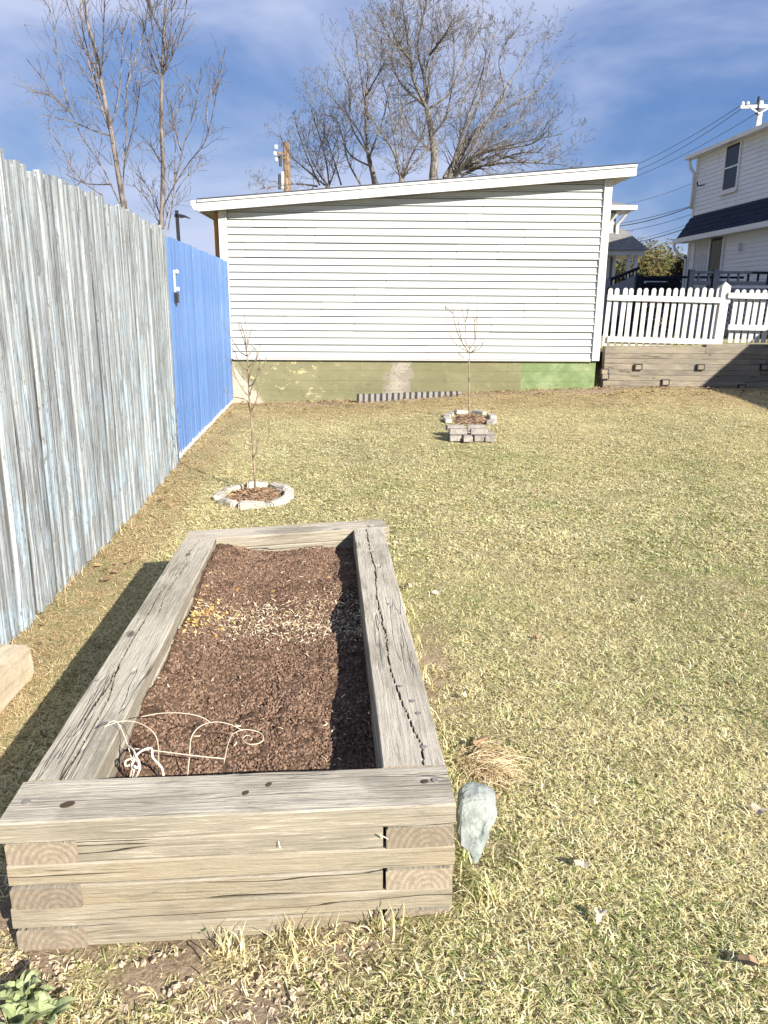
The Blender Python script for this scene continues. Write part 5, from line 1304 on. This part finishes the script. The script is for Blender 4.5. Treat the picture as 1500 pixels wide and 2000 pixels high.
# ------------------------------------------------------------------ unseen garage added out of frame right so its eave shades the wall end
GX = 7.4; ea = .24+(GX-4.42)/1.32
gar = empty('garage', (GX, 4.0, 0), math.radians(4), 'unseen low garage added right of the lawn to shade the wall end', 'garage')
m = MB(); m.box((.3, -6, 0), (5.3, 5.2, ea-.05)); m.build('wall', M['house_siding'], gar)
m = MB(); m.add([(0,-6.3,ea-.06),(0,5.5,ea-.06),(2.8,5.5,ea+1.0),(2.8,-6.3,ea+1.0),(5.6,-6.3,ea-.06),(5.6,5.5,ea-.06),(0,-6.3,ea),(0,5.5,ea),(2.8,5.5,ea+1.06),(2.8,-6.3,ea+1.06),(5.6,-6.3,ea),(5.6,5.5,ea)],
      [(0,1,2,3),(3,2,5,4),(6,9,8,7),(9,10,11,8),(0,6,7,1),(4,5,11,10),(1,7,8,2),(2,8,11,5),(0,3,9,6),(3,4,10,9)]); m.build('roof', M['grey_roof'], gar)
m = MB(); m.box((.26, -1.5, .1), (.299, 1.5, 2.0)); m.build('door', M['house_trim'], gar)

# ------------------------------------------------------------------ weeds, leaves, straw tuft
def leaf_blade(L_, w, lift, n=5):
    vs = []; 
    for i in range(n+1):
        t = i/n; ww = w*math.sin(math.pi*min(1, .12+.88*t))**.7*(1 if t < 1 else .1); z = lift*math.sin(t*2.2); x = L_*t
        vs += [(x, -ww/2, z+.15*ww), (x, 0, z), (x, ww/2, z+.15*ww)]
    fs = []
    for i in range(n): fs += [(i*3, i*3+3, i*3+4, i*3+1), (i*3+1, i*3+4, i*3+5, i*3+2)]
    m = MB(); m.v = vs; m.f = fs; return m
lb = [leaf_blade(.06, .026, .02).build('leaf', M['weed'], mesh_only=True), leaf_blade(.045, .022, .028).build('leaf', M['weed'], mesh_only=True)]
def weed(px, py, n, label, s=1, up=.5, seed=1):
    p = atZ(px, py, .0); p.z = gfull(p.x, p.y); R = random.Random(seed); o = empty('weed', p, 0, label, 'weed', 'green weeds in front of the bed')
    for i in range(n):
        a = i*2.4+R.uniform(-.3,.3); k = R.uniform(.6,1.1)*s; inst(lb[i%2], 'leaf', o, (.006*math.cos(a), .006*math.sin(a), .004+.001*i), (R.uniform(-.3,.3), -up*R.uniform(.1,1.2), a), (k,k,k))
weed(45, 1945, 16, 'broad leaved green weed at the bottom left corner of the photo', 1.25, .6, 1)
weed(30, 1990, 12, 'second broad leaved weed at the very bottom left edge', 1.2, .5, 2)
weed(395, 1830, 22, 'small feathery green weed at the foot of the bed front', .45, 1.1, 3)
weed(90, 1975, 12, 'pale flat weed just right of the bottom left corner', 1.0, .3, 5)
def dead_leaf(seed):
    R = random.Random(seed); m = MB(); n = 11; out_ = []
    for i in range(n):
        a = 6.283*i/n; r = .022*(1+.45*math.sin(a*3+seed))*(1-.2*R.random()); out_.append((r*math.cos(a), r*.75*math.sin(a), .008*math.sin(a*2+seed)+.006*R.random()))
    m.v = out_+[(0,0,.004)]; m.f = [(i,(i+1)%n,n) for i in range(n)]; return m
dl = [dead_leaf(i).build('dead_leaf', M['leafbrown'], mesh_only=True) for i in range(3)]; pl = [dead_leaf(i+9).build('dead_leaf', M['leafpale'], mesh_only=True) for i in range(2)]
spots = [(1180,840,0,1.6,'brown leaf on the lawn left of the wall shadow'),(1205,905,0,1.8,'dark brown leaf on the mid lawn below the retaining wall'),(1045,962,0,1.4,'dark curled leaf on the lawn right of the near ring'),(1385,910,1,1.6,'pale leaf on the lawn near the right edge'),
 (1190,995,0,1.3,'curled leaf in the centre of the right lawn'),(1048,1248,0,1.1,'reddish leaf on the lawn beside the bed'),(905,1358,1,1.3,'pale curled leaf right of the bed side'),(932,1452,0,1.7,'dark leaf just above the straw tuft'),(1140,1690,1,1.2,'pale leaf lying on the lawn right of the stone'),
 (1170,1790,1,1.1,'bright white leaf on the lower lawn'),(1482,1585,1,1.2,'bleached leaf at the right frame edge'),(1465,1885,0,1.5,'brown leaf at the bottom right'),(855,1158,1,1.3,'pale leaf beside the bed far right side'),(800,1145,1,1.8,'bleached leaf against the bed side'),
 (910,900,0,1.3,'small dark leaf below the brick pile'),(640,1130,0,.9,'brown leaf on soil at the far end of the bed'),(965,1560,0,.9,'dark red leaf tucked behind the stone'),(1250,1170,1,1.0,'small pale leaf in the middle of the lawn'),(1410,1250,1,.9,'small pale leaf on the right lawn')]
for i, (x, y, k, s_, lab) in enumerate(spots):
    z = .26 if 'soil' in lab else gz(*atZ(x, y, .03).xy)
    p = atZ(x, y, z+.02); me_ = (pl[i%2] if k else dl[i%3])
    tag(inst(me_, 'dead_leaf', None, p+Vector((0,0,.006)), (rf.uniform(-.5,.5), rf.uniform(-.5,.5), rf.uniform(0,6)), (s_*.8,)*3), lab, 'leaf', 'dead leaves on the ground')
# straw tuft by the bed
tm = NM('straw_tuft', .7, .2); tm.col(tm.mix(tm.attr('rnd'), (.40,.28,.14), (.74,.62,.40)))
m, at = MB(), []; R = random.Random(77)
for i in range(520):
    c = atZ(975, 1500, .05); bx_ = c.x-.06+R.gauss(0,.035); by_ = c.y+.02+R.gauss(0,.05); d = R.gauss(-.15, .75); L_ = R.uniform(.05,.13); el = R.uniform(.2,.9)
    p = Vector((bx_, by_, gz(bx_,by_))); pts = [p]; 
    for k in range(4): p = p+Vector((math.cos(d)*math.cos(el), math.sin(d)*math.cos(el), math.sin(el)))*L_/4; p.z = max(p.z, gz(p.x,p.y)+.004); pts.append(p); el -= .38; d += R.gauss(0,.15)
    o_ = len(m.v); m.tube(pts, [.0011,.0011,.001,.0009,.0004], 3, cap=False); at += [R.random()]*(len(m.v)-o_)
ob = m.build('straw_tuft', tm.m, None, kind='stuff'); fattr(ob.data, 'rnd', at); ob['label'] = 'matted pale straw tuft beside the right side of the bed'
